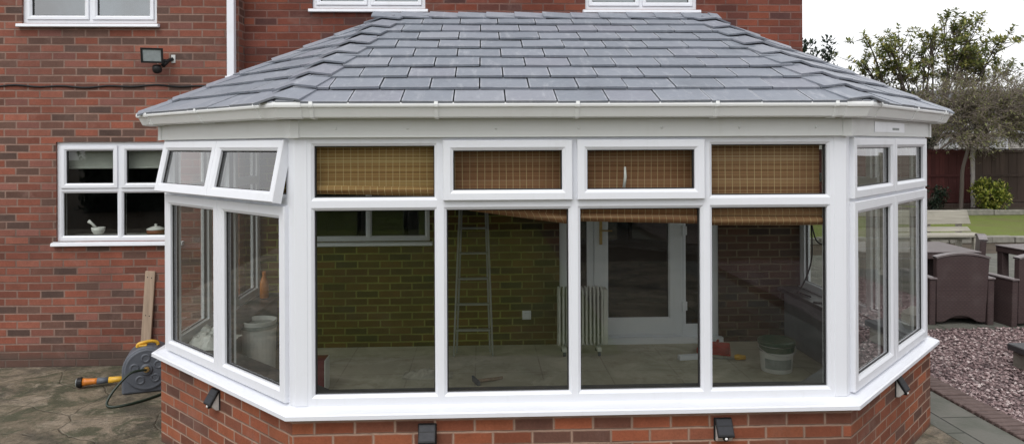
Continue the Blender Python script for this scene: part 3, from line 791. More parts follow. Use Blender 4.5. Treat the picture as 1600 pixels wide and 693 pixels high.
for i in range(15000):
    x = 3.60 + 3.2 * rg.random() ** 1.2; y = rg.uniform(.6, 4.05) if rg.random() < .93 else rg.uniform(-1.5, .6)
    r = rg.uniform(.010, .021); q = Matrix.Rotation(rg.uniform(0, 6.28), 3, 'Z') @ Matrix.Rotation(rg.uniform(-.7, .7), 3, 'X')
    P = [Vector(v) for v in ((1.2, 0, 0), (-1, .1, 0), (.1, .9, .05), (0, -.8, 0), (.2, .1, .65), (-.1, 0, -.5))]
    P = [q @ (v * r * rg.uniform(.75, 1.25)) + Vector((x, y, r * .35)) for v in P]
    m.add(P, [(0, 2, 4), (2, 1, 4), (1, 3, 4), (3, 0, 4), (2, 0, 5), (1, 2, 5), (3, 1, 5), (0, 3, 5)])
o = m.build('gravel', M['pebble']); o['kind'] = 'stuff'; o['label'] = 'plum coloured loose gravel beside the conservatory'
m = MB(); m.quad((6, 11.3, .1), (30, 11.3, .1), (30, 17.45, .1), (6, 17.45, .1)); m.quad((6, 11.3, -.01), (30, 11.3, -.01), (30, 11.3, .1), (6, 11.3, .1)); struct(m.build('lawn', M['lawn']))
m = MB(); m.quad((-9, -16, .006), (.9, -16, .006), (.9, -3.2, .006), (-9, -3.2, .006)); struct(m.build('front_lawn', M['lawn']))
m = MB(); x = 6.; rg = random.Random(2)
while x < 24:
    w = rg.uniform(.4, .7); m.box(x, x + w - .012, 11.06 + rg.uniform(-.02, .02), 11.28, -.01, .13 + rg.uniform(-.01, .015)); x += w
struct(m.build('lawn_edging', M['stone'], bevel=.012))
m = MB(); x = 8.
while x < 24:
    w = rg.uniform(.8, 1.3); m.box(x, x + w - .015, 15.9 + rg.uniform(-.02, .02), 16.06, .1, .24 + rg.uniform(-.01, .02)); x += w
struct(m.build('border_edging', M['stone'], bevel=.012))
m = MB(); m.quad((8, 16.06, .18), (26, 16.06, .18), (26, 17.45, .18), (8, 17.45, .18)); struct(m.build('flower_border', M['ground']))

# ------------------------------------------------------------------ left yard things
m = MB(Matrix.Translation((-3.835, PL - .05, 0)) @ Matrix.Rotation(R(2.6), 4, 'Y') @ Matrix.Rotation(R(-3), 4, 'X'))
m.box(-.048, .048, -.016, .01, .0, .93)
pk = m.build('timber_plank', M['wood_plank'], None, (-3.835, PL - .05, 0), bevel=.004); tag(pk, 'weathered timber plank leaning upright on the brick wall behind the hose reel', 'plank')
m = MB(Matrix.Translation((-3.835, PL - .05, 0)) @ Matrix.Rotation(R(2.6), 4, 'Y') @ Matrix.Rotation(R(-3), 4, 'X'))
for x, z in ((-.02, .87), (.018, .865), (-.015, .50), (.02, .495)): m.lathe([(.006, -.0165), (.004, -.0175)], (x, 0, z), 8, axis='y')
m.build('nail', M['black'], pk)
hr = thing('hose_reel', (-3.50, 2.42, 0), 'dark grey drum hose reel with yellow handle standing on the patio by the plank', 'hose reel')
Tr = Matrix.Translation((-3.50, 2.42, 0)) @ Matrix.Rotation(R(18), 4, 'Z')
def dshape(w, h, n=16):
    c = h - w
    return [(-w, 0), (w, 0)] + [(w * math.cos(math.pi * k / n), c + w * math.sin(math.pi * k / n)) for k in range(n + 1)]
m = MB(Tr); m.prism([(x, -.10, z) for x, z in dshape(.20, .40)], (0, .26, 0)); cs = m.build('casing', M['grey_pl'], hr, bevel=.018, seg=3)
m = MB(Tr); m.lathe([(.178, -.101), (.178, -.112), (.168, -.118), (.150, -.116), (.05, -.116), (.045, -.128), (.0, -.13)][::1], (0, 0, .205), 32, axis='y'); d_ = m.build('side_disc', M['grey_pl'], cs, smooth=False, bevel=.003)
m = MB(Tr)
for k in range(5):
    a = k * 2 * math.pi / 5 + .4; m.lathe([(.040, -.117), (.034, -.123), (.026, -.123), (.02, -.119)], (.1 * math.cos(a), 0, .205 + .1 * math.sin(a)), 16, axis='y')
m.build('moulded_ring', M['grey_pl'], cs)
m = MB(Tr); m.tube([(0, -.118, .215), (.0, -.165, .215)], [.02, .015], 10); m.lathe([(.026, -.135), (.026, -.15)], (0, 0, .215), 8, axis='y'); m.build('hose_connector', M['brass'], hr)
def hp(x, y, z): return Tr @ Vector((x, y, z))
ctrl = [hp(0, -.165, .215), hp(-.04, -.19, .225), hp(-.12, -.23, .215), hp(-.22, -.30, .12), hp(-.27, -.36, .035), hp(-.23, -.42, .012), hp(-.10, -.40, .012), hp(.05, -.30, .012), hp(.14, -.2, .02), hp(.20, -.13, .10), hp(.205, -.09, .18)]
def catmull(c, k=8):
    out = []
    for i in range(len(c) - 1):
        p0, p1, p2, p3 = c[max(i - 1, 0)], c[i], c[i + 1], c[min(i + 2, len(c) - 1)]
        for j in range(k):
            t = j / k; out.append(.5 * ((2 * p1) + (p2 - p0) * t + (2 * p0 - 5 * p1 + 4 * p2 - p3) * t * t + (3 * p1 - p0 - 3 * p2 + p3) * t ** 3))
    return out + [c[-1]]
m = MB(); m.tube(catmull(ctrl), .011, 8); m.build('hose', M['hose'], hr, smooth=True)
m = MB(Tr); m.tube(catmull([Vector(q) for q in ((-.085, -.03, .385), (-.075, -.03, .412), (-.03, -.03, .425), (.03, -.01, .425), (.07, .0, .41), (.08, .0, .385))], 5), [.015] * 26, 8); m.box(-.07, -.005, -.06, .02, .392, .41); m.build('carry_handle', M['yellow'], hr, smooth=False, bevel=.004)
sp = thing('spray_lance', (-4.15, 2.55, 0), 'orange and yellow garden spray lance lying on the patio beside the hose reel', 'spray lance')
A, B = Vector((-4.13, 2.46, .055)), Vector((-3.58, 2.62, .05)); D = (B - A)
m = MB(); m.tube([A + D * t for t in (.06, .12, .22, .26)], [.036, .03, .026, .028], 12); m.build('spray_grip', M['orange'], sp, smooth=True)
m = MB(); m.tube([A + D * t for t in (.26, .42)], [.029, .026], 12); m.build('rubber_sleeve', M['grey_pl'], sp, smooth=True)
m = MB(); m.tube([A + D * t for t in (.42, .6, .62, 1.)], [.028, .024, .013, .012], 12); m.build('lance_tube', M['yellow'], sp, smooth=True)
m = MB(); m.tube([A + D * t for t in (-.02, .0, .05, .06)], [.038, .046, .046, .036], 16)
h_ = m.build('spray_head', M['black'], sp, smooth=False); m = MB(); m.tube([A + D * t for t in (-.028, -.021)], [.036, .037], 16); m.build('spray_face', M['lens'], h_)

# ------------------------------------------------------------------ kitchen sill things
bl = thing('roller_blind', (-4.10, PL + .15, 2.17), 'pale fabric roller blind half lowered inside the kitchen window', 'blind')
m = MB(); m.box(-4.66, -3.53, PL + .15, PL + .153, 1.945, 2.17); m.build('blind_cloth', M['blind_pale'], bl); m = MB(); m.tube([(-4.66, PL + .151, 1.94), (-3.53, PL + .151, 1.94)], .011, 8); m.build('bottom_bar', M['blind_pale'], bl)
KZ = K[2] + .03
pm = thing('mortar_and_pestle', (-4.40, PL + .2, KZ), 'white china mortar with pestle on the kitchen window ledge', 'mortar')
m = MB(); m.lathe([(.03, 0), (.035, .01), (.06, .05), (.066, .085), (.058, .085), (.045, .03), (.0, .02)], (-4.40, PL + .2, KZ), 20); m.build('mortar_bowl', M['china'], pm, smooth=True)
m = MB(); m.tube([(-4.395, PL + .2, KZ + .05), (-4.46, PL + .19, KZ + .125), (-4.49, PL + .185, KZ + .15)], [.014, .013, .02], 10); m.build('pestle', M['china'], pm, smooth=True)
pt = thing('casserole_pot', (-3.84, PL + .22, KZ), 'small terracotta pot with a pale lid on the kitchen window ledge', 'pot')
m = MB(); m.lathe([(.07, 0), (.085, .02), (.088, .05), (.084, .055)], (-3.84, PL + .22, KZ), 20); m.build('pot_body', M['terracotta'], pt, smooth=True)
m = MB(); m.lathe([(.09, .056), (.085, .066), (.04, .085), (.012, .09), (.012, .1), (.016, .11), (.0, .115)], (-3.84, PL + .22, KZ), 20); m.build('lid', M['china'], pt, smooth=True)
gb = MB(); gb.lathe([(.035, 0), (.07, .05), (.08, .08), (.074, .08), (.03, .015)], (-3.62, PL + .22, KZ), 20); tag(gb.build('bowl', M['teal'], None, (-3.62, PL + .22, KZ), smooth=True), 'dark teal bowl on the kitchen window ledge beside the terracotta pot', 'bowl')

# ------------------------------------------------------------------ bamboo blinds
def bamboo_blind(x0, x1, zl, zr, label, folds=1, yb=.105, mat='bamboo'):
    o = thing('bamboo_blind', ((x0 + x1) / 2, yb, 2.15), label, 'blind', 'bamboo blinds hanging behind the front glass')
    m = MB(); n = 24
    for i in range(n):
        ta, tb = i / n, (i + 1) / n; xa, xb = x0 + (x1 - x0) * ta, x0 + (x1 - x0) * tb; za, zb = zl + (zr - zl) * ta, zl + (zr - zl) * tb
        ya, y_b = yb + .006 * math.sin(ta * 7), yb + .006 * math.sin(tb * 7)
        m.quad((xa, ya, za), (xb, y_b, zb), (xb, y_b, 2.165), (xa, ya, 2.165))
    m.build('blind_slats', M[mat], o)
    for k in range(folds):
        m = MB(); hh = .05 + .015 * k; N_ = 10
        rows = []
        for i in range(n + 1):
            t = i / n; x = x0 + (x1 - x0) * t; z = zl + (zr - zl) * t + k * .045
            rows.append([(x, yb - .02 - .018 * math.sin(math.pi * j / N_) - .012 * (1 - k) , z - .012 + hh * j / N_) for j in range(N_ + 1)])
        for A_, B_ in zip(rows[:-1], rows[1:]):
            for j in range(N_): m.quad(A_[j], B_[j], B_[j + 1], A_[j + 1])
        m.build('folded_hem', M[mat], o)
    m = MB(); m.box(x0, x1, yb - .015, yb + .02, 2.166, 2.195); m.build('head_rail', M['wood_plank'], o)
    return o
bamboo_blind(-1.49, -.81, 1.885, 1.868, 'bamboo roll blind raised to the transom behind the leftmost front top pane', 1)
bamboo_blind(-.735, -.03, 1.80, 1.70, 'bamboo roll blind hanging crooked, its right end lower, behind the ladder bay', 1, mat='bamboo_brown')
b3 = bamboo_blind(.03, .735, 1.715, 1.695, 'bamboo roll blind with a white cord toggle hanging over the glazed door', 2, mat='bamboo_brown')
m = MB(); m.tube([(.305, .06, 2.02), (.306, .058, 1.96), (.298, .057, 1.90)], [.006, .009, .009], 8); m.build('cord_toggle', M['china'], b3, smooth=True)
bamboo_blind(.80, 1.485, 1.685, 1.68, 'bamboo roll blind hanging level above the green lidded bucket bay', 2, mat='bamboo_tan')

# ------------------------------------------------------------------ things inside the conservatory
F = .1
ld = thing('reflected_ladder', (-.62, 3.05, F), 'folded aluminium step ladder standing in for a ladder reflected in the glass', 'ladder')  # added indoors to imitate the reflection of a ladder standing outside
def stile(xa, xb, ya, yb_, z1, name='reflected_ladder_stile', r=.009):
    m = MB(); m.prism([(xa - r, ya - .022, F), (xa + r, ya - .022, F), (xa + r, ya + .022, F), (xa - r, ya + .022, F)], (xb - xa, yb_ - ya, z1 - F)); m.build(name, M['dull_alu'], ld, bevel=.003)
stile(-.815, -.74, 2.93, 3.16, 1.95); stile(-.435, -.495, 2.93, 3.16, 1.95)
stile(-.79, -.725, 3.06, 3.22, 1.85, 'rear_leg', .009); stile(-.46, -.51, 3.06, 3.22, 1.85, 'rear_leg', .009)
for k in range(7):
    t = (k + 1) * .245 / 1.85; m = MB(); xa = -.815 + .075 * t; xb = -.435 - .06 * t; y = 2.93 + .23 * t; z = F + t * 1.85
    m.box(xa + .012, xb - .012, y - .028, y + .028, z - .008, z + .008); m.build('step', M['dull_alu'], ld, bevel=.003)
ra = thing('oil_radiator', (.44, 2.95, F), 'white finned portable radiator standing before the glazed door', 'radiator')
for k in range(12):
    x = .215 + k * .038
    m = MB(); pts = [(x - .009, 2.95 + sx * (.075 - .03 * (cz)), F + z) for sx, z, cz in ((-1, .09, 1), (-1, .12, 0), (-1, .62, 0), (-1, .655, 1), (1, .655, 1), (1, .62, 0), (1, .12, 0), (1, .09, 1))]
    m.prism(pts, (.018, 0, 0)); m.build('fin', M['radiator'], ra, bevel=.005, seg=2)
for z in (.17, .58):
    m = MB(); m.tube([(.20, 2.95, F + z), (.645, 2.95, F + z)], .022, 10); m.build('connecting_tube', M['radiator'], ra, smooth=True)
m = MB(); m.box(.645, .69, 2.885, 3.015, F + .10, F + .64); m.build('control_panel', M['radiator'], ra, bevel=.006)
for x in (.26, .60):
    m = MB(); m.box(x - .02, x + .02, 2.84, 3.06, F + .045, F + .085); ft = m.build('foot', M['radiator'], ra, bevel=.004)
    m = MB()
    for y in (2.86, 3.04): m.lathe([(.022, -.012), (.022, .012)], (x, y, F + .022), 12, axis='x')
    m.build('castor', M['grey_pl'], ft)
def bucket(name, x, y, r0, r1, h, body, lid, label, band=None):
    o = thing(name, (x, y, F), label, 'bucket')
    m = MB(); m.lathe([(r0 * .96, 0), (r0, .006), (r1, h)], (x, y, F), 28); m.build('bucket_body', body, o, smooth=False)
    m = MB(); m.lathe([(r1 + .004, h - .03), (r1 + .012, h - .025), (r1 + .012, h + .006), (r1, h + .012), (r1 - .015, h + .008), (.0, h + .006)], (x, y, F), 28); m.build('lid', lid, o)
    if band:
        m = MB(); n = 28; rr = lambda z: r0 + (r1 - r0) * z / h + .002
        for k in range(band[2], band[3]):
            a, b = 2 * math.pi * k / n, 2 * math.pi * (k + 1) / n
            m.quad(*[(x + rr(z) * math.cos(t), y + rr(z) * math.sin(t), F + z) for t, z in ((a, band[0]), (b, band[0]), (b, band[1]), (a, band[1]))])
        m.build('bucket_label', band[4], o)
    m = MB(); m.tube([(x + (r1 + .014) * math.cos(t), y - .02 - .0 * t, F + h - .03 - .09 * math.sin(t)) if False else (x + (r1 + .016) * math.cos(t + math.pi), y - (r1 + .016) * math.sin(t) * .95, F + h - .045 - .06 * math.sin(t)) for t in [math.pi * q / 14 for q in range(15)]], .004, 6)
    m.build('bucket_handle', M['steel'], o, smooth=True)
    return o
bucket('lidded_bucket', 2.13, 2.33, .135, .152, .27, M['bucket_white'], M['bucket_green'], 'white plastic bucket with dark green lid on the conservatory floor', (.04, .13, 16, 24, M['label_grey']))
m = MB(); m.lathe([(.1505, .185), (.1545, .235)], (2.13, 2.33, F), 28); m.build('green_band', M['bucket_green'], bpy.data.objects['lidded_bucket'])
tb = thing('builders_tub', (-2.45, 2.16, F), 'tall white plastic tub with open rim behind the left angled window', 'tub')
m = MB(); m.lathe([(.125, 0), (.13, .006), (.145, .55), (.15, .55), (.15, .565), (.14, .565), (.125, .2), (.0, .19)], (-2.45, 2.16, F), 28); m.build('tub_body', M['bucket_white'], tb)
m = MB(); m.lathe([(.1515, .50), (.153, .53)], (-2.45, 2.16, F), 28); m.build('rim_band', M['label_grey'], tb)
bo = thing('squash_bottle', (-2.66, 3.02, .669), 'orange filled bottle standing on the window board by the inner corner', 'bottle')
m = MB(); m.lathe([(.036, 0), (.042, .01), (.042, .14), (.036, .17), (.018, .215), (.016, .23)], (-2.66, 3.02, .669), 16); m.build('bottle_body', M['juice'], bo, smooth=True)
m = MB(); m.lathe([(.018, .231), (.018, .26)], (-2.66, 3.02, .669), 12); m.build('cap', M['orange'], bo)
def crumple(name, cx, cy, cz, sx, sy, h, seed, mat, label, cat):
    m = MB(); n = 22; V = []
    for i in range(n + 1):
        for j in range(n + 1):
            a, b = i / n * 2 - 1, j / n * 2 - 1
            k = max(0, 1 - (a * a + b * b) ** 1.2)
            z = k * h * (.45 + .9 * abs(mnoise.noise(Vector((a * 2.3 + seed, b * 2.3, seed)))) + .35 * abs(mnoise.noise(Vector((a * 6 + seed, b * 6, 2)))))
            V.append((cx + a * sx + .02 * mnoise.noise(Vector((a * 4, b * 4, seed + 5))), cy + b * sy, cz + z + .002))
    m.add(V, [(i * (n + 1) + j, (i + 1) * (n + 1) + j, (i + 1) * (n + 1) + j + 1, i * (n + 1) + j + 1) for i in range(n) for j in range(n)])
    return tag(m.build(name, mat, None, (cx, cy, cz)), label, cat)
crumple('plastic_sheet', -2.58, 1.42, .669, .16, .22, .16, 3, M['sheet'], 'crumpled pale plastic sheet heaped behind the far left lower pane', 'sheet')
crumple('mortar_lump', -1.02, 2.34, F, .22, .11, .075, 9, M['concrete_lump'], 'flat rough grey slab of rubble lying on the dusty floor', 'rubble')
tl = thing('brick_hammer', (-.50, 2.12, F), 'short hammer lying on the dusty floor behind the second front pane', 'hammer')
m = MB(); m.tube([(-.58, 2.10, F + .022), (-.36, 2.20, F + .018)], [.016, .013], 8); m.build('handle', M['wood_plank'], tl, smooth=True)
m = MB(Matrix.Translation((-.59, 2.095, F)) @ Matrix.Rotation(R(25), 4, 'Z')); m.prism([(-.015, -.06, 0), (.015, -.06, 0), (.015, .05, .01), (.008, .075, .02), (-.008, .075, .02), (-.015, .05, .01)], (0, 0, .035)); m.build('hammer_head', M['grey_pl'], tl, bevel=.003)
rb = thing('red_carton', (-1.92, 2.02, F), 'dark red carton with pale edge standing behind the left front pane', 'carton')
m = MB(); m.box(-2.00, -1.845, 1.92, 2.10, F, F + .27); m.build('carton_body', M['maroon'], rb, bevel=.004); m = MB(); m.box(-1.8445, -1.838, 1.92, 2.10, F, F + .27); m.build('carton_edge', M['bucket_white'], rb)
dp_ = thing('dustpan', (1.76, 2.93, F), 'red plastic dustpan lying on the floor by the door threshold', 'dustpan')
Tp = Matrix.Translation((1.76, 2.93, F)) @ Matrix.Rotation(R(-25), 4, 'Z')
m = MB(Tp); m.prism([(-.16, -.11, .004), (.16, -.11, .004), (.13, .11, .012), (-.13, .11, .012)], (0, 0, .008))
m.prism([(-.13, .11, .02), (.13, .11, .02), (.12, .125, .02), (-.12, .125, .02)], (0, 0, .05)); m.prism([(-.16, -.11, .0125), (-.15, -.11, .0125), (-.12, .11, .02), (-.13, .11, .02)], (0, 0, .04)); m.prism([(.15, -.11, .0125), (.16, -.11, .0125), (.13, .11, .02), (.12, .11, .02)], (0, 0, .04))
m.build('pan', M['red_pl'], dp_); m = MB(Tp); m.tube([(0, .11, .04), (0, .24, .055)], [.018, .014], 8); m.build('handle', M['red_pl'], dp_, smooth=True)
sc_ = thing('scraper', (1.90, 2.66, F), 'long scraper with bright yellow grip lying on the floor left of the bucket', 'scraper')
m = MB(); m.tube([(1.62, 2.72, F + .012), (1.86, 2.66, F + .014)], .008, 6); m.box(1.54, 1.63, 2.69, 2.75, F + .002, F + .008); m.build('blade', M['steel'], sc_); m = MB(); m.tube([(1.86, 2.66, F + .028), (1.89, 2.652, F + .03), (1.96, 2.64, F + .026)], [.02, .028, .022], 10); m.build('grip', M['yellow'], sc_, smooth=True)
m = MB(Matrix.Translation((1.45, 2.70, F)) @ Matrix.Rotation(R(8), 4, 'Z')); m.box(-.12, .12, -.03, .03, .002, .045); tag(m.build('white_offcut', M['white'], None, (1.45, 2.70, F), bevel=.003), 'short white plastic trim offcut lying on the floor', 'offcut')
m = MB(); c = [Vector(q) for q in ((2.735, 2.95, 2.05), (2.73, 2.93, 1.7), (2.72, 2.90, 1.4), (2.70, 2.84, 1.12), (2.71, 2.9, .95), (2.70, 3.0, .78), (2.66, 3.02, .69), (2.60, 2.9, .682), (2.62, 2.7, .682))]
m.tube(catmull(c), .008, 6); c = [Vector(q) for q in ((2.72, 2.90, 1.38), (2.68, 2.7, 1.22), (2.67, 2.45, 1.22), (2.70, 2.2, 1.34), (2.735, 2.0, 1.6))]; m.tube(catmull(c), .008, 6)
tag(m.build('loose_wire', M['black'], None, (2.66, 2.9, .68), smooth=True), 'black wire trailing over the right hand window and onto the dark window board', 'wire')
hg = thing('window_hardware', (2.66, 2.4, .669), 'black metal bracket lying on the dark right hand window board', 'bracket')
m = MB(Matrix.Translation((2.64, 2.45, .669)) @ Matrix.Rotation(R(60), 4, 'Z')); m.box(-.09, .09, -.02, .02, 0, .014); m.box(-.02, .02, .02, .1, 0, .012); m.tube([(-.08, 0, .02), (0, .01, .035), (.1, 0, .02)], .012, 6); m.build('bracket_plate', M['black'], hg)

# ------------------------------------------------------------------ rattan set
def arm_chair(loc, rz, label):
    b = thing('rattan_armchair', (0, 0, 0), label, 'armchair', 'brown rattan armchairs')
    m = MB(); P = []; n = 12
    for k in range(n + 1): x = -.30 + .60 * k / n; P.append((x * 1.03, -.05, .79 + .045 * (1 - (x / .30) ** 2)))
    for k in range(n + 1):
        x = .285 - .57 * k / n; P.append((x, 0, .03 + .075 * max(0, 1 - (x / .2) ** 2)))
    m.prism(P, (0, .075, 0)); m.build('backrest', M['rattan'], b, bevel=.008, seg=2)
    m = MB(); R0, R1 = [], []
    for k in range(n + 1):
        x = -.305 + .61 * k / n; z = .838 - .045 * (x / .30) ** 2; R0.append((x * 1.03, z))
    for (xa, za), (xb, zb) in zip(R0[:-1], R0[1:]):
        m.add([(xa, -.062, za), (xb, -.062, zb), (xb, .04, zb), (xa, .04, za), (xa, -.062, za + .02), (xb, -.062, zb + .02), (xb, .04, zb + .02), (xa, .04, za + .02)], [(0, 1, 5, 4), (4, 5, 6, 7), (2, 3, 7, 6), (0, 3, 2, 1)])
    m.build('backrest_cap', M['rattan_cap'], b)
    for s in (-1, 1):
        m = MB(); x0 = .302 * s; x1 = .375 * s
        m.prism([(x0, -.01, .0), (x0, .62, .0), (x0, .66, .54), (x0, -.03, .54)], (x1 - x0, 0, 0)); a = m.build('arm', M['rattan'], b, bevel=.006)
        m = MB(); m.box(min(x0, x1) - .008, max(x0, x1) + .008, -.045, .67, .541, .565); m.build('armrest_cap', M['rattan_cap'], a, bevel=.006)
    m = MB(); m.box(-.30, .30, .07, .63, .06, .34); m.build('seat', M['rattan'], b, bevel=.008)
    m = MB(); m.box(-.29, .29, .09, .64, .342, .43); m.build('cushion', M['rattan_cap'], b, bevel=.02, seg=2)
    b.location = loc; b.rotation_euler.z = R(rz); return b
ch = arm_chair((5.13, 4.22, 0), -4, 'brown rattan armchair seen from behind, nearest the conservatory')
c2 = copy_tree(ch); c2.location = (6.02, 4.12, 0); c2.rotation_euler.z = R(4); c2['label'] = 'brown rattan armchair seen from behind, cut off by the right edge'
c3 = copy_tree(ch); c3.location = (6.55, 5.9, 0); c3.rotation_euler.z = R(60); c3['label'] = 'brown rattan armchair half hidden between the two rattan tables'
def rattan_table(x, y, w, d, h, rz, label):
    o = thing('rattan_table', (x, y, 0), label, 'table', 'brown rattan tables'); T = Matrix.Translation((x, y, 0)) @ Matrix.Rotation(R(rz), 4, 'Z')
    m = MB(T); m.box(-w / 2, w / 2, -d / 2, d / 2, h - .09, h - .012); m.build('table_apron', M['rattan'], o, bevel=.006)
    m = MB(T); m.box(-w / 2 - .01, w / 2 + .01, -d / 2 - .01, d / 2 + .01, h - .0115, h + .006); m.build('tabletop', M['rattan_cap'], o, bevel=.004)
    for sx in (-1, 1):
        for sy in (-1, 1):
            m = MB(T); cx, cy = sx * (w / 2 - .06), sy * (d / 2 - .06); m.box(cx - .05, cx + .05, cy - .05, cy + .05, 0, h - .0905); m.build('leg', M['rattan'], o, bevel=.005)
    m = MB(T); m.box(-w / 2 + .2, w / 2 - .2, -.02, .02, .08, h - .091); m.build('panel', M['rattan'], o)
rattan_table(5.15, 5.45, 1.5, .95, .75, -4, 'brown rattan table with smooth top behind the nearest armchair')
rattan_table(7.35, 5.35, 1.3, .9, .72, 4, 'brown rattan table with dark underside at the right edge of the terrace')
bn = thing('timber_bench', (8.2, 9.3, 0), 'pale weathered timber slatted bench between rattan table and lawn', 'bench')
for k, (z0, z1) in enumerate(((.60, .855), (.46, .545), (.30, .42))):
    m = MB(); m.prism([(6.9, 9.42 + k * -.02, z0), (8.85, 9.42 + k * -.02, z0), (8.80, 9.46 + k * -.02, z1), (6.9, 9.46 + k * -.02, z1)], (0, .03, 0)); m.build('back_slat', M['wood_pale'], bn, bevel=.005)
for x in (7.0, 8.0, 8.62):
    m = MB(); m.box(x, x + .09, 9.475, 9.55, 0, .84); m.build('upright', M['wood_pale'], bn, bevel=.004)
m = MB(); m.box(6.9, 8.85, 8.98, 9.39, .40, .445); m.build('seat', M['wood_pale'], bn, bevel=.004)
for x in (7.0, 8.62):
    m = MB(); m.box(x, x + .09, 9.0, 9.08, 0, .398); m.build('leg', M['wood_pale'], bn, bevel=.004)
pl = thing('stone_planter', (4.87, 2.36, 0), 'low stone planter with a black rim at the right edge of the gravel', 'planter')
m = MB(); m.box(4.55, 5.2, 2.1, 2.62, 0, .16); m.build('planter_base', M['stone'], pl, bevel=.015); m = MB(); m.box(4.52, 5.23, 2.07, 2.65, .162, .225); m.build('planter_rim', M['slab_dark'], pl, bevel=.008)
m = MB(); m.lathe([(.12, 0), (.15, .05), (.14, .16), (.06, .22), (.0, .23)], (4.82, 2.4, .226), 10); m.build('boulder', M['stone'], pl)

# ------------------------------------------------------------------ fences
fe = thing('boundary_fence', (14.47, 17.5, 0), 'dark stained board fence with concrete posts at the back of the lawn', 'fence')
x = 14.47 - 1.9 * 4; k = 0; rg = random.Random(8)
while x < 24:
    m = MB(); m.box(x - .06, x + .06, 17.44, 17.56, 0, 2.03); m.build('concrete_post', M['post'], fe, bevel=.008)
    m = MB(); n = 13; wd = (1.9 - .14) / n
    for j in range(n):
        xa = x + .07 + j * wd; yy = 17.50 + (.008 if j % 2 else 0); m.box(xa + .002, xa + wd + .012, yy - .006, yy + .006, .30, 1.94 + rg.uniform(-.004, .004))
    for z in (.34, 1.12, 1.86): m.box(x + .07, x + 1.83, 17.462, 17.493, z, z + .07)
    m.box(x + .065, x + 1.835, 17.47, 17.53, 1.945, 1.975)
    m.build('fence_panel', M['fence_red'] if x < 14.4 else M['fence_brown'], fe)
    m = MB(); m.box(x + .065, x + 1.835, 17.48, 17.52, .1, .295); m.build('gravel_board', M['fence_brown'], fe)
    x += 1.9
sf = thing('side_fence', (9.1, 0, 0), 'pale grey horizontal slat fence reflected in the right angled windows', 'fence')
for j in range(6):
    m = MB(); y = -8 + j * 2.5
    for q in range(11): m.box(9.09, 9.11, y, y + 2.44, .1 + q * .17, .1 + q * .17 + .15)
    m.build('slat_panel', M['wood_side'], sf); m = MB(); m.box(9.06, 9.15, y - .075, y - .005, 0, 2.); m.build('fence_post', M['wood_side'], sf)

# ------------------------------------------------------------------ neighbour house
nh = thing('neighbour_bungalow', (31, 40, 0), 'pale rendered bungalow with grey slate roof seen through the bare tree', 'house')
m = MB(); m.box(22, 46, 37, 45, 0, 2.85); m.build('wall', M['nb_wall'], nh)
m = MB(); m.prism([(21.6, 36.5, 2.8), (21.6, 41, 5.5), (21.6, 45.5, 2.8)], (25, 0, 0)); rf = m.build('roof', M['nb_roof'], nh)
for x in (27.6, 30.6):
    m = MB(); m.prism([(x, 36.9, 3.0), (x + 1.5, 36.9, 3.0), (x + 1.5, 36.9, 3.9), (x + .75, 36.9, 4.6), (x, 36.9, 3.9)], (0, 2.6, 0)); d1 = m.build('dormer', M['nb_wall'], nh)
    m = MB(); m.box(x + .3, x + 1.2, 36.86, 36.89, 3.15, 3.8); m.build('dormer_window', M['solar'], d1)
    m = MB()
    for s in (-1, 1): m.prism([(x + .75, 36.84, 4.75), (x + .75, 36.84, 4.58), (x + .75 + s * .95, 36.84, 3.75), (x + .75 + s * .95, 36.84, 3.92)], (0, .05, 0))
    m.build('barge_board', M['white'], d1)
for x in (24, 26, 29, 31.5, 33.5):
    m = MB(Matrix.Translation((0, 36.98, 0))); A = (x, x + 1.1, 1.4, 2.5); ring(m, A, (x + .1, x + 1., 1.5, 2.4), -.03, yb=.01, gl=-.01, closed=True); w_ = m.build('window', [M['white'], M['gasket']], nh)
    pane(Matrix.Translation((0, 36.96, 0)), (x + .1, x + 1., 1.5, 2.4), 0, w_, 'glass_up')
m = MB(); m.box(21.8, 46, 36.4, 36.5, 2.7, 2.85); m.build('eaves_board', M['white'], nh)

# ------------------------------------------------------------------ vegetation
def leaf(m, p, d, l, w, up):
    s = d.cross(up)
    if s.length < 1e-4: s = d.orthogonal()
    s.normalize(); n = s.cross(d)
    m.add([p, p + d * l * .5 + s * w + n * l * .06, p + d * l, p + d * l * .5 - s * w + n * l * .06], [(0, 1, 2, 3)])
def rv(rg): 
    while True:
        v = Vector((rg.uniform(-1, 1), rg.uniform(-1, 1), rg.uniform(-1, 1)))
        if .05 < v.length < 1: return v.normalized()
def whorl(m, p, d, rg, n=8, l=.2, w=.032):
    q = d.orthogonal().normalized(); r = d.cross(q); off = rg.random() * 6
    for k in range(n):
        a = off + 2 * math.pi * k / n + rg.uniform(-.3, .3)
        dd = ((q * math.cos(a) + r * math.sin(a)) * rg.uniform(.6, 1) + d * rg.uniform(.1, .8) + Vector((0, 0, -.12))).normalized()
        leaf(m, p, dd, l * rg.uniform(.7, 1.2), w * rg.uniform(.8, 1.2), Vector((0, 0, 1)))
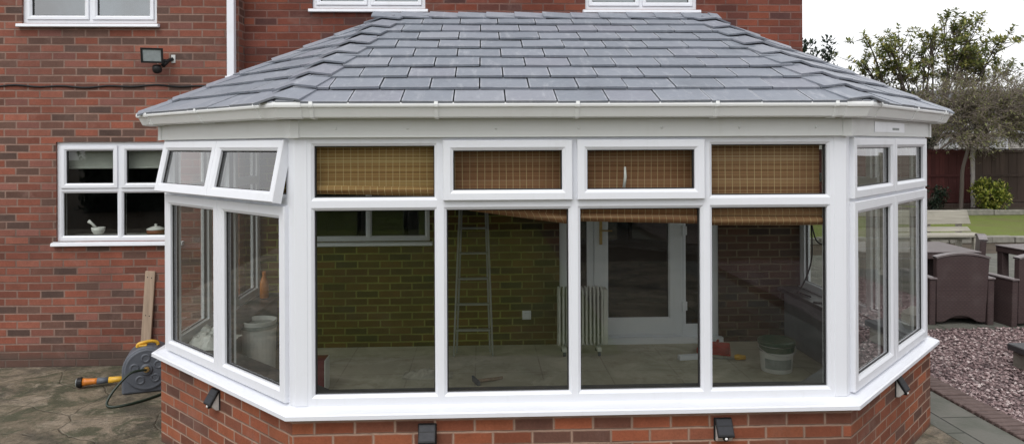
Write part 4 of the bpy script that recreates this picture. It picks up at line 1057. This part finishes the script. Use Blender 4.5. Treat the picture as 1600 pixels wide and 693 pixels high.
# rosette-leaved evergreen tree beyond the fence
def px2(px, py): return 16.694 + (px - 1455) * .0251, 2.976 - (py - 190) * .0246
rg = random.Random(11)
tr = thing('evergreen_tree', (16.5, 23, 0), 'open evergreen tree with clustered leaf rosettes beyond the fence', 'tree', None)
mt = MB(); ml = MB()
mt.tube([(16.6, 23, 0), (16.55, 23, 1.2), (16.6, 23, 2.2)], [.2, .15, .13], 8)
blobs = [(1345, 98, 15, 9), (1337, 64, 6, 2), (1372, 82, 16, 8), (1388, 108, 14, 8), (1412, 66, 18, 10), (1436, 92, 18, 11), (1428, 60, 12, 4), (1462, 58, 12, 6), (1474, 88, 20, 14), (1488, 42, 14, 7), (1508, 66, 17, 10), (1520, 92, 18, 12), (1516, 36, 10, 4), (1543, 70, 14, 6), (1548, 96, 14, 9), (1505, 118, 18, 8), (1455, 120, 22, 8), (1415, 118, 14, 5), (1372, 118, 12, 6), (1540, 118, 16, 8), (1484, 24, 7, 3), (1575, 110, 14, 6), (1420, 150, 18, 5), (1460, 160, 22, 6)]
for bx, by, br, nt in blobs:
    cx, cz = px2(bx, by); c = Vector((cx, 23 + rg.uniform(-1.1, 1.1), cz)); s0 = Vector((16.6 + rg.uniform(-.1, .1), 23, rg.uniform(1.6, 2.2)))
    mid = s0.lerp(c, .5) + Vector((rg.uniform(-.2, .2) - (s0.x - c.x) * .12, rg.uniform(-.2, .2), -.12 - abs(c.x - s0.x) * .03))
    limb = catmull([s0, mid, s0.lerp(c, .85) + Vector((0, 0, -.05)), c], 5)
    mt.tube(limb, [.045 - .034 * i / len(limb) for i in range(len(limb))], 6)
    for k in range(int(nt * 2.5)):
        tip = c + Vector((rg.gauss(0, br * .020), rg.gauss(0, .5), rg.gauss(0, br * .017)))
        st = limb[rg.randrange(len(limb) // 2, len(limb))]
        md = st.lerp(tip, .55) + Vector((0, 0, -.06))
        mt.tube([st, md, tip], [.018, .012, .007], 4)
        d = (tip - md).normalized()
        for q in (0, .12, .27): whorl(ml, tip - d * q, (d + Vector((0, 0, .5))).normalized(), rg, rg.randint(6, 9), .20, .038)
mt.build('trunk', M['bark'], tr); ml.build('crown', M['leaf_ever'], tr)
# fine twiggy ornamental tree in the border
rg = random.Random(21)
tw = thing('twiggy_tree', (13.5, 16.6, .18), 'bare fine twigged small tree with thin trunk in front of the fence', 'tree')
mt = MB(); mw = MB(); ml = MB()
tk = catmull([Vector(q) for q in ((13.5, 16.6, .1), (13.54, 16.6, .9), (13.56, 16.6, 1.35), (13.68, 16.6, 1.8), (13.78, 16.6, 2.2))], 4)
mt.tube(tk, [.058 - .018 * i / len(tk) for i in range(len(tk))], 8)
def grow(p, d, L, r, lev):
    pts = [p]; n = 4; q = d.copy()
    for i in range(n):
        q = (q + rv(rg) * .22 + Vector((0, 0, .05 if lev < 2 else -.03))).normalized(); pts.append(pts[-1] + q * L / n)
    (mt if lev < 2 else mw).tube(pts, [r * (1 - .6 * i / n) for i in range(n + 1)], 5 if lev < 2 else 3, cap=False)
    if lev >= 4:
        for i in range(2):
            if rg.random() < .8: leaf(ml, pts[rg.randint(1, n)], rv(rg), rg.uniform(.06, .10), .02, Vector((0, 0, 1)))
        return
    for k in range((6, 6, 5, 4)[lev]):
        t = rg.uniform(.3, 1.); i = min(int(t * n), n - 1); b = pts[i].lerp(pts[i + 1], t * n - i)
        dd = (q * .8 + rv(rg) * .85 + Vector((.12, 0, .12))).normalized(); grow(b, dd, L * rg.uniform(.55, .8), max(.0065, r * .5), lev + 1)
for k in range(10):
    a = k * 2 * math.pi / 10 + .3; s0 = tk[-1 - (k % 3)]
    grow(s0, Vector((math.cos(a) * .9 + .28, math.sin(a) * .8, (.15, .6, 1.0)[k % 3])).normalized(), 1.2, .03, 0)
mt.build('trunk', M['bark'], tw); mw.build('twig', M['twig'], tw); ml.build('crown', M['leaf_olive'], tw)
def bushy(name, c, rad, n, l, mat, label, cat, stemz=0., trunk=.05, seed=1, flat=1.):
    g = random.Random(seed); o = thing(name, (c[0], c[1], stemz), label, cat); m = MB(); t = MB(); C0 = Vector(c)
    t.tube([(c[0], c[1], stemz), (c[0] + .05, c[1], (stemz + c[2]) / 2), (c[0], c[1], c[2])], [trunk, trunk * .7, trunk * .4], 7)
    cl = []
    for k in range(max(10, n // 60)):
        v = rv(g); rr = g.uniform(.45, 1.) ** .7; q = Vector((v.x * rad[0], v.y * rad[1], v.z * rad[2])) * rr
        cl.append((C0 + q, g.uniform(.18, .36) * min(rad)))
        t.tube([C0 + Vector((0, 0, -rad[2] * .5)), C0 + q * .6 + Vector((0, 0, -.05)), C0 + q], [trunk * .35, trunk * .2, .006], 4, cap=False)
    for k in range(n):
        p, r = g.choice(cl); v = rv(g); leaf(m, p + v * r * g.uniform(.5, 1.15), (v + rv(g) * .8 + Vector((0, 0, .2))).normalized(), l * g.uniform(.6, 1.2), l * .24, Vector((0, 0, 1)))
    t.build('trunk', M['bark'], o); m.build('crown', mat, o); return o
bushy('holly_tree', (8.75, 16, 3.9), (.75, .8, 1.25), 2600, .15, M['leaf_dark'], 'dark leaved evergreen tree peeping past the corner of the house', 'tree', 0, .1, 3)
bushy('dark_shrub', (14.6, 21, 2.75), (1.5, .9, 1.25), 5000, .14, M['leaf_dark'], 'dense dark shrub rising above the fence beside the conservatory roof', 'shrub', 0, .1, 4)
bushy('laurel_bush', (14.35, 16.55, .62), (.52, .45, .42), 2600, .12, M['leaf_lime'], 'yellow green variegated bush at the foot of the fence', 'bush', .18, .04, 5)
bushy('round_bush', (12.75, 16.8, .56), (.42, .38, .36), 1800, .08, M['leaf_dark'], 'small dark green round bush left of the thin tree trunk', 'bush', .18, .04, 6)
hd_ = thing('unseen_hedge', (-2, -15, 0), 'unseen dark evergreen hedge added behind the camera for the glass reflections', 'unseen_hedge')  # out of view, added so the front glass reflects something dark
m = MB(); g = random.Random(9); m.box(-13.8, 11.8, -15.8, -14.3, 0, 2.7)
m.build('unseen_hedge_core', M['hose'], hd_)
m = MB()
for k in range(9000):
    leaf(m, Vector((g.uniform(-14, 12), -14.25 + g.uniform(-.12, .2), g.uniform(.02, 2.95))), rv(g), .2, .06, Vector((0, 0, 1)))
m.build('unseen_hedge_leaves', M['leaf_dark'], hd_)

# ------------------------------------------------------------------ camera, light, sky
cam = bpy.data.cameras.new('camera'); co = bpy.data.objects.new('camera', cam); COL.objects.link(co)
cam.sensor_width = 36; cam.lens = 1133.68 / 1600 * 36; cam.shift_x = 0; cam.shift_y = -(346.5 - 226.45) / 1600
cam.clip_start = .05; cam.clip_end = 500
co.matrix_world = Matrix.Translation((-.528, -4.152, 2.15)) @ Matrix.Rotation(-.0409, 4, 'Z') @ Matrix.Rotation(R(90), 4, 'X') @ Matrix.Rotation(-.0043, 4, 'Z')
scene.camera = co
w = bpy.data.worlds.new('World'); scene.world = w; w.use_nodes = True; nt = w.node_tree; nt.nodes.clear()
out = nt.nodes.new('ShaderNodeOutputWorld'); bg = nt.nodes.new('ShaderNodeBackground'); sky = nt.nodes.new('ShaderNodeTexSky')
EL, AZ = 52, 205
sky.sky_type = 'NISHITA'; sky.sun_disc = False; sky.sun_elevation = R(EL); sky.sun_rotation = R(AZ); sky.dust_density = 4; sky.air_density = 1.; sky.ozone_density = 1.
hs = nt.nodes.new('ShaderNodeHueSaturation'); hs.inputs['Saturation'].default_value = .12
cl_ = nt.nodes.new('ShaderNodeMixRGB'); cl_.inputs[0].default_value = .55; cl_.inputs[2].default_value = (13.2, 13.3, 13.6, 1)
nt.links.new(sky.outputs[0], hs.inputs['Color']); nt.links.new(hs.outputs[0], cl_.inputs[1]); nt.links.new(cl_.outputs[0], bg.inputs[0]); bg.inputs[1].default_value = .138
nt.links.new(bg.outputs[0], out.inputs[0])
sl = bpy.data.lights.new('sun', 'SUN'); sl.energy = 1.05; sl.angle = R(30); sl.color = (1, .985, .96); so = bpy.data.objects.new('sun', sl); COL.objects.link(so)
az = R(AZ); dvec = Vector((math.sin(az) * math.cos(R(EL)), math.cos(az) * math.cos(R(EL)), math.sin(R(EL))))
so.rotation_euler = (-dvec).to_track_quat('-Z', 'Y').to_euler(); so.location = (-5, -10, 12)
scene.view_settings.view_transform = 'Standard'; scene.view_settings.look = 'None'; scene.view_settings.exposure = 0
c_ = scene.cycles
c_.transparent_max_bounces = 24; c_.max_bounces = 10; c_.diffuse_bounces = 4; c_.glossy_bounces = 4; c_.caustics_reflective = False; c_.caustics_refractive = False
try: c_.use_denoising = True; c_.denoiser = 'OPENIMAGEDENOISE'
except Exception: pass
